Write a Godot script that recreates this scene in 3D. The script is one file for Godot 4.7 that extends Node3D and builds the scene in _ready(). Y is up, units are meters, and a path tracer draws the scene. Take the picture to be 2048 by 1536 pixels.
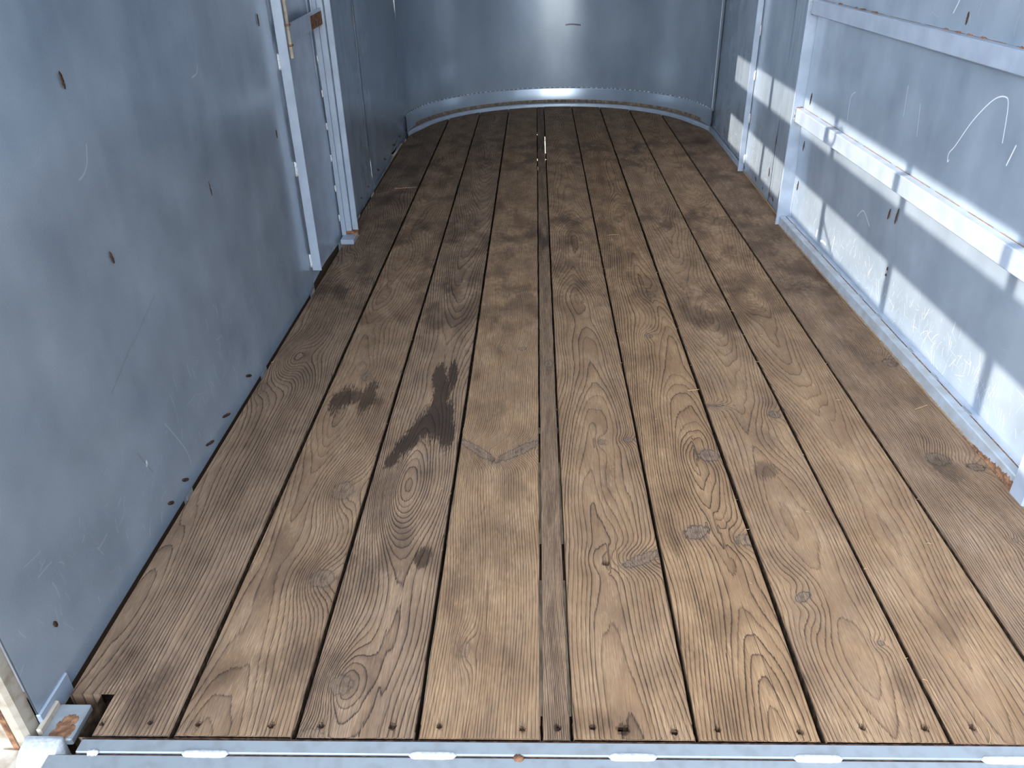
extends Node3D
# Inside of an empty steel stock trailer with a plank floor, seen from its open rear end.
# x to the right, y up, z towards the rear; the rear edge of the planks is z = 0, their top y = 0.

const SUN_DIR := Vector3(1.0, -0.62, -0.13)     # the way sunlight travels, read from the shadows on the right-hand rail
const XL := -0.775                               # inner face of the left-hand sheet
const ROOF := 2.0
const SHEET_TOP := 1.157                         # lower sheets end here, open slots follow
const SLAT_A := 1.297
const SLAT_B := 1.457
const SLOT_TOP := 1.577
const PITCH := 0.187

var mats := {}
var taken := {}

# ---------------------------------------------------------------- camera, sky, sun
func setup_view() -> void:
	var pitch := 0.5269
	var yaw := -0.0388
	var roll := -0.0253
	var f := Vector3(sin(yaw) * cos(pitch), -sin(pitch), -cos(yaw) * cos(pitch))
	var r := Vector3(cos(yaw), 0, sin(yaw))
	var u := r.cross(f)
	var r2 := r * cos(roll) + u * sin(roll)
	var u2 := -r * sin(roll) + u * cos(roll)
	var cam := Camera3D.new()
	cam.name = "camera"
	cam.fov = rad_to_deg(2.0 * atan(768.0 / 1570.07))
	cam.near = 0.02
	cam.transform = Transform3D(Basis(r2, u2, -f), Vector3(-0.0029, 1.053, 0.7483))
	add_child(cam)
	cam.current = true
	var sun := DirectionalLight3D.new()
	sun.name = "sun"
	sun.light_color = Color(1.0, 0.95, 0.88)
	sun.light_energy = 3.4
	sun.light_angular_distance = 0.53
	sun.shadow_enabled = true
	add_child(sun)
	sun.look_at_from_position(Vector3.ZERO, SUN_DIR.normalized())
	var sky_mat := PhysicalSkyMaterial.new()
	sky_mat.turbidity = 6.0
	sky_mat.rayleigh_coefficient = 1.2
	sky_mat.rayleigh_color = Color(0.487, 0.54, 0.603)
	sky_mat.mie_coefficient = 0.008
	sky_mat.mie_eccentricity = 0.78
	sky_mat.ground_color = Color(0.40, 0.38, 0.33)
	sky_mat.energy_multiplier = 1.0
	var sky := Sky.new()
	sky.sky_material = sky_mat
	var env := Environment.new()
	env.background_mode = Environment.BG_SKY
	env.sky = sky
	env.background_energy_multiplier = 54.0
	env.tonemap_mode = Environment.TONE_MAPPER_LINEAR
	env.tonemap_exposure = 1.2
	env.sdfgi_enabled = true
	env.ssao_enabled = true
	env.ssil_enabled = true
	var we := WorldEnvironment.new()
	we.name = "world"
	we.environment = env
	add_child(we)

# ---------------------------------------------------------------- node helpers
func numbered(called: String) -> String:
	taken[called] = taken.get(called, -1) + 1
	return called if taken[called] == 0 else "%s_%03d" % [called, taken[called]]

func thing(called: String, label: String, category: String, at := Vector3.ZERO, kind := "", group := "") -> Node3D:
	var o := Node3D.new()
	o.name = numbered(called)
	o.position = at
	tag(o, label, category, kind, group)
	add_child(o)
	return o

func tag(o: Node, label: String, category: String, kind := "", group := "") -> void:
	o.set_meta("label", label)
	o.set_meta("category", category)
	if kind != "":
		o.set_meta("kind", kind)
	if group != "":
		o.set_meta("group", group)

func obj(called: String, mesh: Mesh, m: Material, parent: Node, at := Vector3.ZERO, label := "") -> MeshInstance3D:
	var o := MeshInstance3D.new()
	o.name = called
	o.mesh = mesh
	if m != null:
		o.material_override = m
	o.position = at
	if label != "":
		o.set_meta("label", label)
	parent.add_child(o, true)
	return o

# ---------------------------------------------------------------- mesh helpers
func quad(st: SurfaceTool, a: Vector3, b: Vector3, c: Vector3, d: Vector3) -> void:
	for p in [a, b, c, a, c, d]:
		st.add_vertex(p)

# a box from corner a to corner b with chamfered edges, flat shaded, added to st
func add_box(st: SurfaceTool, a: Vector3, b: Vector3, c := 0.003) -> void:
	var m := (a + b) * 0.5
	var h := (b - a).abs() * 0.5
	var k: float = min(c, min(h.x, min(h.y, h.z)) * 0.45)
	st.set_smooth_group(-1)
	for ax in 3:
		var ay: int = (ax + 1) % 3
		var az: int = (ax + 2) % 3
		for s in [-1.0, 1.0]:
			var q := []
			for e in [[-1, -1], [1, -1], [1, 1], [-1, 1]]:
				var v := Vector3.ZERO
				v[ax] = s * h[ax]
				v[ay] = e[0] * (h[ay] - k)
				v[az] = e[1] * (h[az] - k)
				q.append(m + v)
			if s > 0:
				quad(st, q[0], q[3], q[2], q[1])
			else:
				quad(st, q[0], q[1], q[2], q[3])
		# the four edges along ax
		for s1 in [-1.0, 1.0]:
			for s2 in [-1.0, 1.0]:
				var p := []
				for e in [-1.0, 1.0]:
					var v1 := Vector3.ZERO
					v1[ax] = e * (h[ax] - k)
					v1[ay] = s1 * h[ay]
					v1[az] = s2 * (h[az] - k)
					var v2 := Vector3.ZERO
					v2[ax] = e * (h[ax] - k)
					v2[ay] = s1 * (h[ay] - k)
					v2[az] = s2 * h[az]
					p.append(m + v1)
					p.append(m + v2)
				if s1 * s2 > 0:
					quad(st, p[0], p[1], p[3], p[2])
				else:
					quad(st, p[0], p[2], p[3], p[1])
	for sx in [-1.0, 1.0]:
		for sy in [-1.0, 1.0]:
			for sz in [-1.0, 1.0]:
				var p1 := m + Vector3(sx * h.x, sy * (h.y - k), sz * (h.z - k))
				var p2 := m + Vector3(sx * (h.x - k), sy * h.y, sz * (h.z - k))
				var p3 := m + Vector3(sx * (h.x - k), sy * (h.y - k), sz * h.z)
				var tri := [p1, p3, p2] if sx * sy * sz > 0 else [p1, p2, p3]
				for p in tri:
					st.add_vertex(p)

func start() -> SurfaceTool:
	var st := SurfaceTool.new()
	st.begin(Mesh.PRIMITIVE_TRIANGLES)
	return st

func done(st: SurfaceTool) -> ArrayMesh:
	st.generate_normals()
	return st.commit()

func box_mesh(a: Vector3, b: Vector3, c := 0.003) -> ArrayMesh:
	var st := start()
	add_box(st, a, b, c)
	return done(st)

# a sheet of metal: grid from corner o over u and v, dented along n by a noise field, with a thickness behind
func sheet_mesh(o: Vector3, u: Vector3, v: Vector3, n: Vector3, nu: int, nv: int, amp: float, seed_: int, freq := 1.6, thick := 0.003, pins := false) -> ArrayMesh:
	var noise := FastNoiseLite.new()
	noise.seed = seed_
	noise.noise_type = FastNoiseLite.TYPE_SIMPLEX_SMOOTH
	noise.frequency = freq
	noise.fractal_octaves = 2
	var st := start()
	for side in 2:
		for j in nv + 1:
			for i in nu + 1:
				var a := float(i) / nu
				var b := float(j) / nv
				var p := o + u * a + v * b
				var hold := 1.0
				if pins:
					hold = clampf(min(min(a, 1.0 - a) * u.length(), min(b, 1.0 - b) * v.length()) / 0.12, 0.0, 1.0)
				var d := noise.get_noise_3dv(p * Vector3(1, 0.7, 1)) * amp * hold
				p += n * (d - (thick if side == 1 else 0.0))
				st.set_uv(Vector2(a, 1.0 - b))
				st.add_vertex(p)
	var row := nu + 1
	var half := row * (nv + 1)
	var flip := u.cross(v).dot(n) > 0.0
	for side in 2:
		for j in nv:
			for i in nu:
				var k := side * half + j * row + i
				var q := [k, k + 1, k + row + 1, k, k + row + 1, k + row]
				if flip == (side == 0):
					q = [k, k + row + 1, k + 1, k, k + row, k + row + 1]
				for e in q:
					st.add_index(e)
	st.generate_normals()
	# rims
	var base := 2 * half
	for e in [[0, nu, 1], [nv * row, nv * row + nu, 1], [0, nv * row, row], [nu, nv * row + nu, row]]:
		var i: int = e[0]
		while i < e[1]:
			for q in [i, i + e[2], half + i, half + i, i + e[2], half + i + e[2]]:
				st.add_index(q)
			i += e[2]
	return st.commit()

# a flattened rust slit or a rough weld bead: a low mound, long axis along v
func mound(length: float, width: float, height: float, along: Vector3, across: Vector3, up: Vector3, seed_: int, rough := 0.12, square := 1.0) -> ArrayMesh:
	var rng := RandomNumberGenerator.new()
	rng.seed = seed_
	var st := start()
	var nl := 14
	var nc := 6
	for i in nl + 1:
		var t := -1.0 + 2.0 * i / nl
		var w := pow(maxf(0.0, 1.0 - pow(absf(t), 2.0 * square)), 0.5)
		for j in nc + 1:
			var a := PI * j / nc
			var wob := 1.0 + rng.randf_range(-rough, rough)
			var p := along * t * length * 0.5 + across * (-cos(a)) * width * 0.5 * w * wob + up * sin(a) * height * (0.35 + 0.65 * w) * wob * (1.0 if w > 0.0 else 0.0)
			st.add_vertex(p)
	for i in nl:
		for j in nc:
			var k := i * (nc + 1) + j
			for e in [k, k + 1, k + nc + 2, k, k + nc + 2, k + nc + 1]:
				st.add_index(e)
	st.generate_normals()
	return st.commit()

# ---------------------------------------------------------------- materials
func plain(called: String, c: Color, rough: float, metal := 0.0, spec := 0.5) -> StandardMaterial3D:
	var m := StandardMaterial3D.new()
	m.resource_name = called
	m.albedo_color = c
	m.roughness = rough
	m.metallic = metal
	m.metallic_specular = spec
	mats[called] = m
	return m

func noise_tex(seed_: int, freq: float, size: int, lo: Color, hi: Color, octaves := 4, contrast := Vector2(0.2, 0.8)) -> NoiseTexture2D:
	var n := FastNoiseLite.new()
	n.seed = seed_
	n.frequency = freq
	n.fractal_octaves = octaves
	var g := Gradient.new()
	g.offsets = PackedFloat32Array([contrast.x, contrast.y])
	g.colors = PackedColorArray([lo, hi])
	var t := NoiseTexture2D.new()
	t.noise = n
	t.width = size
	t.height = size
	t.seamless = true
	t.color_ramp = g
	return t

func triplanar(m: StandardMaterial3D, albedo: Texture2D, scale_: float) -> void:
	m.albedo_texture = albedo
	m.uv1_triplanar = true
	m.uv1_world_triplanar = true
	m.uv1_scale = Vector3.ONE * scale_

func setup_materials() -> void:
	var p := plain("grey_paint", Color(1, 1, 1), 0.38, 0.25, 0.6)
	triplanar(p, noise_tex(3, 0.012, 512, Color(0.52, 0.565, 0.63), Color(0.58, 0.625, 0.69)), 1.4)
	var e := plain("worn_paint", Color(1, 1, 1), 0.42, 0.0, 0.55)
	triplanar(e, noise_tex(8, 0.02, 512, Color(0.395, 0.41, 0.43), Color(0.43, 0.455, 0.48), 5, Vector2(0.1, 0.6)), 3.0)
	var r := plain("rust", Color(1, 1, 1), 0.9, 0.0, 0.3)
	triplanar(r, noise_tex(5, 0.03, 256, Color(0.30, 0.21, 0.165), Color(0.50, 0.37, 0.28), 4), 6.0)
	var dr := plain("dark_rust", Color(1, 1, 1), 0.95, 0.0, 0.2)
	triplanar(dr, noise_tex(6, 0.03, 256, Color(0.14, 0.10, 0.09), Color(0.30, 0.22, 0.18), 4), 8.0)
	var w := plain("weld_paint", Color(1, 1, 1), 0.4, 0.0, 0.6)
	triplanar(w, noise_tex(11, 0.05, 256, Color(0.56, 0.57, 0.59), Color(0.70, 0.72, 0.75), 4), 9.0)
	var b := plain("beige_primer", Color(1, 1, 1), 0.6, 0.0, 0.4)
	triplanar(b, noise_tex(13, 0.02, 256, Color(0.44, 0.395, 0.34), Color(0.58, 0.55, 0.51), 5, Vector2(0.0, 0.5)), 5.0)
	var g := plain("ground_gravel", Color(1, 1, 1), 0.95, 0.0, 0.2)
	triplanar(g, noise_tex(21, 0.03, 512, Color(0.36, 0.33, 0.28), Color(0.56, 0.52, 0.45), 5), 0.6)
	var d := plain("ledge_dirt", Color(1, 1, 1), 0.95, 0.0, 0.2)
	triplanar(d, noise_tex(31, 0.03, 256, Color(0.30, 0.25, 0.22), Color(0.46, 0.42, 0.38), 5), 5.0)
	var pf := plain("plank_flank", Color(1, 1, 1), 0.95, 0.0, 0.2)
	triplanar(pf, noise_tex(41, 0.03, 256, Color(0.16, 0.125, 0.10), Color(0.30, 0.24, 0.19), 4), 6.0)
	var sp_ := plain("soiled_paint", Color(1, 1, 1), 0.5, 0.0, 0.5)
	triplanar(sp_, noise_tex(51, 0.02, 512, Color(0.49, 0.505, 0.52), Color(0.55, 0.59, 0.64), 4, Vector2(0.2, 0.8)), 1.3)
	plain("foot_dirt", Color(0.50, 0.42, 0.33), 0.95, 0.0, 0.2)
	plain("straw", Color(0.60, 0.51, 0.38), 0.8, 0.0, 0.3)
	var s := plain("joist_wood", Color(0.24, 0.20, 0.17), 0.9, 0.0, 0.2)
	s.resource_name = "joist_steel"

# painted sheet picture: mottled grey paint, streaks down the sheet, scratches and scuffs as thin strokes
# size_m: width and height in metres; strokes: [points (z or u in metres from left, y up), width mm, lightness, strength]
func sheet_picture(w: int, h: int, size_m: Vector2, seed_: int, strokes: Array, scuffs: Array, dirt := 0.0) -> Image:
	var n1 := FastNoiseLite.new()
	n1.seed = seed_
	n1.frequency = 6.0 / w
	n1.fractal_octaves = 4
	var a := n1.get_image(w, h, false, false, true)
	a.convert(Image.FORMAT_L8)
	var n2 := FastNoiseLite.new()
	n2.seed = seed_ + 1
	n2.frequency = 14.0 / w
	n2.fractal_octaves = 3
	var b := n2.get_image(w, maxi(8, h / 10), false, false, true)
	b.convert(Image.FORMAT_L8)
	b.resize(w, h, Image.INTERPOLATE_CUBIC)
	var n3 := FastNoiseLite.new()
	n3.seed = seed_ + 2
	n3.frequency = 0.35
	n3.fractal_octaves = 2
	var c := n3.get_image(w, h, false, false, true)
	c.convert(Image.FORMAT_L8)
	var da := a.get_data()
	var db := b.get_data()
	var dc := c.get_data()
	var out := PackedByteArray()
	out.resize(w * h * 3)
	var o := 0
	for i in w * h:
		var t: int = 142 + ((da[i] - 128) * 24 + (db[i] - 128) * 9 + (dc[i] - 128) * 8) / 256
		out[o] = t - 8
		out[o + 1] = t + 5
		out[o + 2] = t + 20
		o += 3
	var im := Image.create_from_data(w, h, false, Image.FORMAT_RGB8, out)
	var rng := RandomNumberGenerator.new()
	rng.seed = seed_ + 7
	for s in scuffs:   # [centre u, centre y, spread u, spread y, count, lightness, strength]
		for k in int(s[4]):
			var p := Vector2(s[0] + rng.randfn() * s[2] * 0.5, s[1] + rng.randfn() * s[3] * 0.5)
			var dir := rng.randf_range(-0.5, 0.5) + (PI / 2 if rng.randf() < 0.8 else 0.0)
			var bend := rng.randf_range(-0.8, 0.8)
			var len := rng.randf_range(0.006, 0.045)
			var pts := []
			for q in 6:
				pts.append(p)
				p += Vector2(cos(dir), sin(dir)) * len / 5.0
				dir += bend / 5.0
			stroke(im, size_m, pts, rng.randf_range(0.5, 1.6), s[5], s[6] * pow(rng.randf_range(0.3, 1.0), 2.0))
	for s in strokes:
		var pts: Array = s[0]
		if pts.size() > 2:
			var round_ := []
			for k in pts.size() - 1:
				var p0: Vector2 = pts[maxi(k - 1, 0)]
				var p3: Vector2 = pts[mini(k + 2, pts.size() - 1)]
				for q in 6:
					round_.append(pts[k].cubic_interpolate(pts[k + 1], p0, p3, q / 6.0))
			round_.append(pts[-1])
			pts = round_
		stroke(im, size_m, pts, s[1], s[2], s[3])
	return im

func stroke(im: Image, size_m: Vector2, pts: Array, width_mm: float, light: float, strength: float) -> void:
	var k := im.get_width() / size_m.x
	var r := maxf(0.6, width_mm * 0.001 * k * 0.5)
	for s in pts.size() - 1:
		var a: Vector2 = pts[s]
		var b: Vector2 = pts[s + 1]
		var pa := Vector2(a.x * k, (size_m.y - a.y) * im.get_height() / size_m.y)
		var pb := Vector2(b.x * k, (size_m.y - b.y) * im.get_height() / size_m.y)
		var steps := maxi(1, int(pa.distance_to(pb) / 0.7))
		for q in steps:
			var c := pa.lerp(pb, float(q) / steps)
			for y in range(int(floor(c.y - r - 0.5)), int(ceil(c.y + r + 0.5)) + 1):
				for x in range(int(floor(c.x - r - 0.5)), int(ceil(c.x + r + 0.5)) + 1):
					if x < 0 or y < 0 or x >= im.get_width() or y >= im.get_height():
						continue
					var d := Vector2(x, y).distance_to(c)
					var w := clampf(r + 0.5 - d, 0.0, 1.0) * strength * 0.45
					if w > 0.0:
						im.set_pixel(x, y, im.get_pixel(x, y).lerp(Color(light, light * 1.01, light * 1.03), w))

func sheet_material(called: String, im: Image) -> StandardMaterial3D:
	var m := plain(called, Color(1, 1, 1), 0.2, 0.35, 0.6)
	m.albedo_texture = ImageTexture.create_from_image(im)
	return m

# ---------------------------------------------------------------- wood
# One plank's picture. Growth rings: distance from the pith line of the log, drifting along the board, bent round knots.
func ring(sp: Dictionary, nz: FastNoiseLite, x: float, z: float) -> float:
	var cx: float = sp.cx + 0.02 * nz.get_noise_2d(3.0, z * 0.9)
	var d: float = sp.d * (1.0 + 0.35 * nz.get_noise_2d(77.0, z * 1.3))
	var dx := x - cx
	var v: float = sqrt(dx * dx + d * d) / (sp.gap * 0.8) + sp.taper * 1.15 * (z if z < -0.55 else -0.55 + (z + 0.55) * 0.35)
	v += 1.5 * nz.get_noise_2d(x * 9.0, z * 1.1) + 0.18 * nz.get_noise_2d(x * 40.0 + 50.0, z * 5.0)
	for s in sp.swirls:       # [x, z, rings, half width, half length]
		var qx: float = (x - s[0]) / s[3]
		var qz: float = (z - s[1]) / s[4]
		var q := qx * qx + qz * qz
		if q < 9.0:
			v += s[2] * exp(-q)
	for k in sp.knots:        # [x, z, half width, half length, darkness]
		var kx: float = (x - k[0]) / (k[2] * 2.1)
		var kz: float = (z - k[1]) / (k[3] * 2.6)
		var q := kx * kx + kz * kz
		if q < 9.0:
			v += (2.6 if x > cx else -2.6) * (1.0 if absf(dx) > 0.02 else 0.7) * exp(-q) * (0.5 + k[2] * 30.0)
	return v

func noise_bytes(seed_: int, freq: float, octaves: int, gw: int, gh: int, w: int, h: int) -> PackedByteArray:
	var n := FastNoiseLite.new()
	n.seed = seed_
	n.frequency = freq
	n.fractal_octaves = octaves
	var im := n.get_image(gw, gh, false, false, true)
	im.convert(Image.FORMAT_L8)
	im.resize(w, h, Image.INTERPOLATE_CUBIC)
	return im.get_data()

# a field that runs unbroken over the whole board, cut to the stretch z0..z1
func long_noise(seed_: int, freq: float, z0: float, z1: float, w: int, h: int) -> PackedByteArray:
	var n := FastNoiseLite.new()
	n.seed = seed_
	n.frequency = freq
	n.fractal_octaves = 4
	var im := n.get_image(64, 984, false, false, true)
	im.convert(Image.FORMAT_L8)
	im = im.get_region(Rect2i(0, int(round(-z0 * 200.0)), 64, int(round((z0 - z1) * 200.0))))
	im.resize(w, h, Image.INTERPOLATE_CUBIC)
	return im.get_data()

func plank_picture(sp: Dictionary, far: bool) -> Image:
	var w: int = sp.px
	var h := 2048
	var z0 := -1.52 if far else 0.0
	var z1 := -4.92 if far else -1.68
	var nz := FastNoiseLite.new()
	nz.seed = sp.seed
	nz.frequency = 1.0
	nz.fractal_octaves = 2
	var gw := int(sp.w / 0.0042)
	var gh := 250 if far else 300
	var grid := PackedFloat32Array()
	grid.resize(gw * gh)
	var at := 0
	for j in gh:
		var z := z0 + (z1 - z0) * (j + 0.5) / gh
		for i in gw:
			grid[at] = ring(sp, nz, sp.w * (i + 0.5) / gw, z)
			at += 1
	var gi := Image.create_from_data(gw, gh, false, Image.FORMAT_RF, grid.to_byte_array())
	gi.resize(w, h, Image.INTERPOLATE_CUBIC)
	var rr := gi.get_data().to_float32_array()
	var sd: int = sp.seed * 10 + (5 if far else 0)
	var fib := noise_bytes(sd, 0.23, 3, w, h / (9 if far else 20), w, h)
	var blo := long_noise(sp.seed * 10 + 1, 0.045, z0, z1, w, h)
	var blo2 := long_noise(sp.seed * 10 + 2, 0.026, z0, z1, w, h)
	var cross := noise_bytes(sd + 3, 0.17, 4, 48, h / 3, w, h) if far else noise_bytes(sd + 3, 0.11, 4, w / 2, h / 3, w, h)
	var speck := noise_bytes(sd + 4, 0.4, 2, w, h / 5, w, h)
	# trodden-in dirt in streaks across the boards: one even field for the whole length
	var dn := FastNoiseLite.new()
	dn.seed = sp.seed + 31
	dn.frequency = 0.085
	dn.fractal_octaves = 4
	var di := dn.get_image(24, 492, false, false, true)
	di.convert(Image.FORMAT_L8)
	di = di.get_region(Rect2i(0, int(round(-z0 * 100.0)), 24, int(round((z0 - z1) * 100.0))))
	di.resize(w, h, Image.INTERPOLATE_CUBIC)
	var dirt := di.get_data()
	# palettes: 16 levels from grey weathered to warm brown, 256 tones
	var pal := PackedByteArray()
	pal.resize(16 * 256 * 3)
	var warm: Array = [Color(0.175, 0.126, 0.090), Color(0.402, 0.310, 0.226), Color(0.553, 0.454, 0.345)]
	var grey: Array = [Color(0.165, 0.130, 0.106), Color(0.375, 0.304, 0.248), Color(0.528, 0.445, 0.369)]
	for l in 16:
		var f := clampf(l / 15.0 * 0.5 + 0.28 + sp.warmth * 1.3, 0.0, 1.0)
		for t in 256:
			var s := t / 255.0
			var ca: Color = warm[0].lerp(warm[1], s * 2.0) if s < 0.5 else warm[1].lerp(warm[2], s * 2.0 - 1.0)
			var cb: Color = grey[0].lerp(grey[1], s * 2.0) if s < 0.5 else grey[1].lerp(grey[2], s * 2.0 - 1.0)
			var c := cb.lerp(ca, f)
			var q := (l * 256 + t) * 3
			pal[q] = int(c.r * 255)
			pal[q + 1] = int(c.g * 255)
			pal[q + 2] = int(c.b * 255)
	# growth rings: each year early wood turning into a dark line of late wood about 2 mm wide
	var slow := PackedFloat32Array()
	for i in 256:
		slow.append(0.30 * pow(minf(i / 215.0, 1.0), 2.0) if i < 216 else 0.0)
	var rng := RandomNumberGenerator.new()
	rng.seed = sp.seed + 99
	var each := PackedInt32Array()
	for i in 128:
		each.append(int(rng.randf_range(0.5, 1.0) * sp.contrast * 2.35))
	var base: int = sp.tone + 22
	var filth: int = 30 if far else 20
	var out := PackedByteArray()
	out.resize(w * h * 3)
	var o := 0
	var total := w * h
	var mmx := w / (float(sp.w) * 1000.0)
	var mmz := h / ((z0 - z1) * 1000.0)
	var reach_mm := 2.3 if far else 1.9
	for i in total:
		var r := rr[i] + (fib[i] - 128) * 0.0006
		var fl := floorf(r)
		var ph := r - fl
		var xg := rr[i + 1] - rr[i] if i + 1 < total else 0.0
		var zg := rr[i + w] - rr[i] if i + w < total else 0.0
		var per_mm := absf(xg) * mmx + absf(zg) * mmz + 0.012
		var dist := (0.85 - ph) / per_mm if ph < 0.85 else (ph - 0.85) / per_mm * 3.6
		var v := slow[int(ph * 255.0)]
		if dist < reach_mm:
			v += (1.0 - dist / reach_mm) * (0.82 - v * 0.5)
		var t: int = base - ((int(v * 256.0) * each[int(fl) & 127]) >> 8) + (((fib[i] - 128) * 58 + (((blo2[i] - 128) * (40 + fib[i])) >> 2) + (cross[i] - 128) * filth) >> 7)
		var dd: int = dirt[i] + ((cross[i] - 128) >> 1) + ((fib[i] - 128) >> 2) - 168
		if dd > 0:
			t -= (mini(dd, 110) * 52) >> 7
		if speck[i] < 52:
			t -= (52 - speck[i])
		if t < 0:
			t = 0
		elif t > 255:
			t = 255
		var q: int = ((blo[i] >> 4) * 256 + t) * 3
		out[o] = pal[q]
		out[o + 1] = pal[q + 1]
		out[o + 2] = pal[q + 2]
		o += 3
	var kx := w / float(sp.w)
	var kz := h / (z0 - z1)
	# knots: dark grey-brown ovals with their own fine rings
	for k in sp.knots:
		var cx: float = k[0] * kx
		var cy: float = (z0 - k[1]) * kz
		var rx: float = k[2] * kx
		var ry: float = k[3] * kz
		var tilt: float = k[5] if k.size() > 5 else 0.0
		if cy < -ry * 3 or cy > h + ry * 3:
			continue
		var reach := ry * (2.2 + 1.3 * absf(tilt))
		for y in range(maxi(0, int(cy - reach)), mini(h, int(cy + reach))):
			for x in range(maxi(0, int(cx - rx * 2.2)), mini(w, int(cx + rx * 2.2))):
				var i := y * w + x
				var ux := (x - cx) / rx
				var uy := (y - cy) / ry + tilt * ux
				var q := sqrt(ux * ux + uy * uy) + (blo2[i] - 128) * 0.0016 + (cross[i] - 128) * 0.0022
				if q > 1.9:
					continue
				var a: float = k[4] * (1.0 if q < 0.95 else clampf((1.15 - q) / 0.2, 0.0, 1.0) * 0.65 + clampf((1.9 - q) / 0.95, 0.0, 1.0) * 0.35)
				var rg := 0.5 + 0.5 * sin(q * 20.0 + fib[i] * 0.03)
				var edge := exp(-pow((q - 1.0) / 0.10, 2.0))
				var shade := 0.315 + 0.085 * rg - 0.19 * edge - 0.09 * exp(-q * q * 14.0) + (fib[i] - 128) * 0.0012 + (speck[i] - 128) * 0.0006
				if q > 1.0:
					shade = 0.28 + (q - 1.0) * 0.15 - 0.08 * edge
				var c := Color(shade * 1.0, shade * 0.84, shade * 0.72)
				for ch in 3:
					var v: float = out[i * 3 + ch]
					out[i * 3 + ch] = int(lerpf(v, clampf(c[ch], 0.0, 1.0) * 255.0, clampf(a, 0.0, 1.0) * 0.88))
	# spills and dirt: [x, z, half width, half length, strength, slant, greyness]
	var wet := PackedFloat32Array()
	wet.resize(w * h)
	for s in sp.stains:
		var cx: float = s[0] * kx
		var cy: float = (z0 - s[1]) * kz
		var rx: float = s[2] * kx
		var ry: float = s[3] * kz
		var soft: bool = s[6] > 0.5
		for y in range(maxi(0, int(cy - ry * 1.5)), mini(h, int(cy + ry * 1.5))):
			for x in range(maxi(0, int(cx - rx * 2.0 - absf(s[5]) * rx)), mini(w, int(cx + rx * 2.0 + absf(s[5]) * rx))):
				var i := y * w + x
				var uy := (y - cy) / ry
				uy += signf(uy) * (fib[i] - 128) * 0.0030
				var ux: float = (x - cx) / rx - s[5] * uy
				var q := sqrt(ux * ux + uy * uy)
				if soft:
					q += (blo2[i] - 128) * 0.006 + (cross[i] - 128) * 0.004
					var a: float = clampf((1.0 - q) / 0.8, 0.0, 1.0) * s[4] * clampf(0.35 + (fib[i] + cross[i] - 190) * 0.008, 0.1, 1.0)
					wet[i] = 1.0 - (1.0 - wet[i]) * (1.0 - a)
				else:
					q += (fib[i] - 128) * 0.0007 + (cross[i] - 128) * 0.0016 + (blo2[i] - 128) * 0.0012
					wet[i] = maxf(wet[i], clampf((1.0 - q) / 0.16, 0.0, 1.0) * s[4] * (0.85 + 0.0012 * (fib[i] - 0)))
	for i in w * h:
		var a := wet[i]
		if a > 0.0:
			var o3 := i * 3
			out[o3] = int(out[o3] * (1.0 - a * 0.56))
			out[o3 + 1] = int(out[o3 + 1] * (1.0 - a * 0.60))
			out[o3 + 2] = int(out[o3 + 2] * (1.0 - a * 0.62))
	# checks and splits along the grain: thin dark strokes
	var im := Image.create_from_data(w, h, false, Image.FORMAT_RGB8, out)
	var cracks: Array = sp.cracks.duplicate()
	for k in (26 if far else 44):
		var x := rng.randf() * float(sp.w)
		var z := lerpf(z0, z1, rng.randf())
		cracks.append([x, z, x + rng.randf_range(-0.003, 0.003), z - rng.randf_range(0.02, 0.16), rng.randf_range(0.15, 0.55)])
	if not far:
		for k in 46:
			var x := rng.randf() * float(sp.w)
			cracks.append([x, 0.0, x + rng.randf_range(-0.001, 0.001), -rng.randf_range(0.01, 0.09), rng.randf_range(0.2, 0.6)])
	for c in cracks:
		var steps := int(maxf(absf(c[3] - c[1]) * kz, absf(c[2] - c[0]) * kx)) + 1
		for q in steps:
			var f := float(q) / steps
			var x: float = lerpf(c[0], c[2], f) * kx + sin(f * 9.0 + c[0] * 300.0) * 0.8
			var y: float = (z0 - lerpf(c[1], c[3], f)) * kz
			var a: float = c[4] * minf(1.0, 4.0 * minf(f, 1.0 - f) + 0.2)
			var xi := int(x)
			for dxi in 2:
				if xi + dxi >= 0 and xi + dxi < w and y >= 0 and y < h:
					var wgt := (1.0 - (x - xi)) if dxi == 0 else (x - xi)
					var pc := im.get_pixel(xi + dxi, int(y))
					im.set_pixel(xi + dxi, int(y), pc.lerp(Color(0.12, 0.085, 0.07), a * wgt))
	return im

var specs: Array = []
var pictures: Array = []

func paint_plank(n: int) -> void:
	pictures[n] = plank_picture(specs[n / 2], n % 2 == 1)

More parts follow.
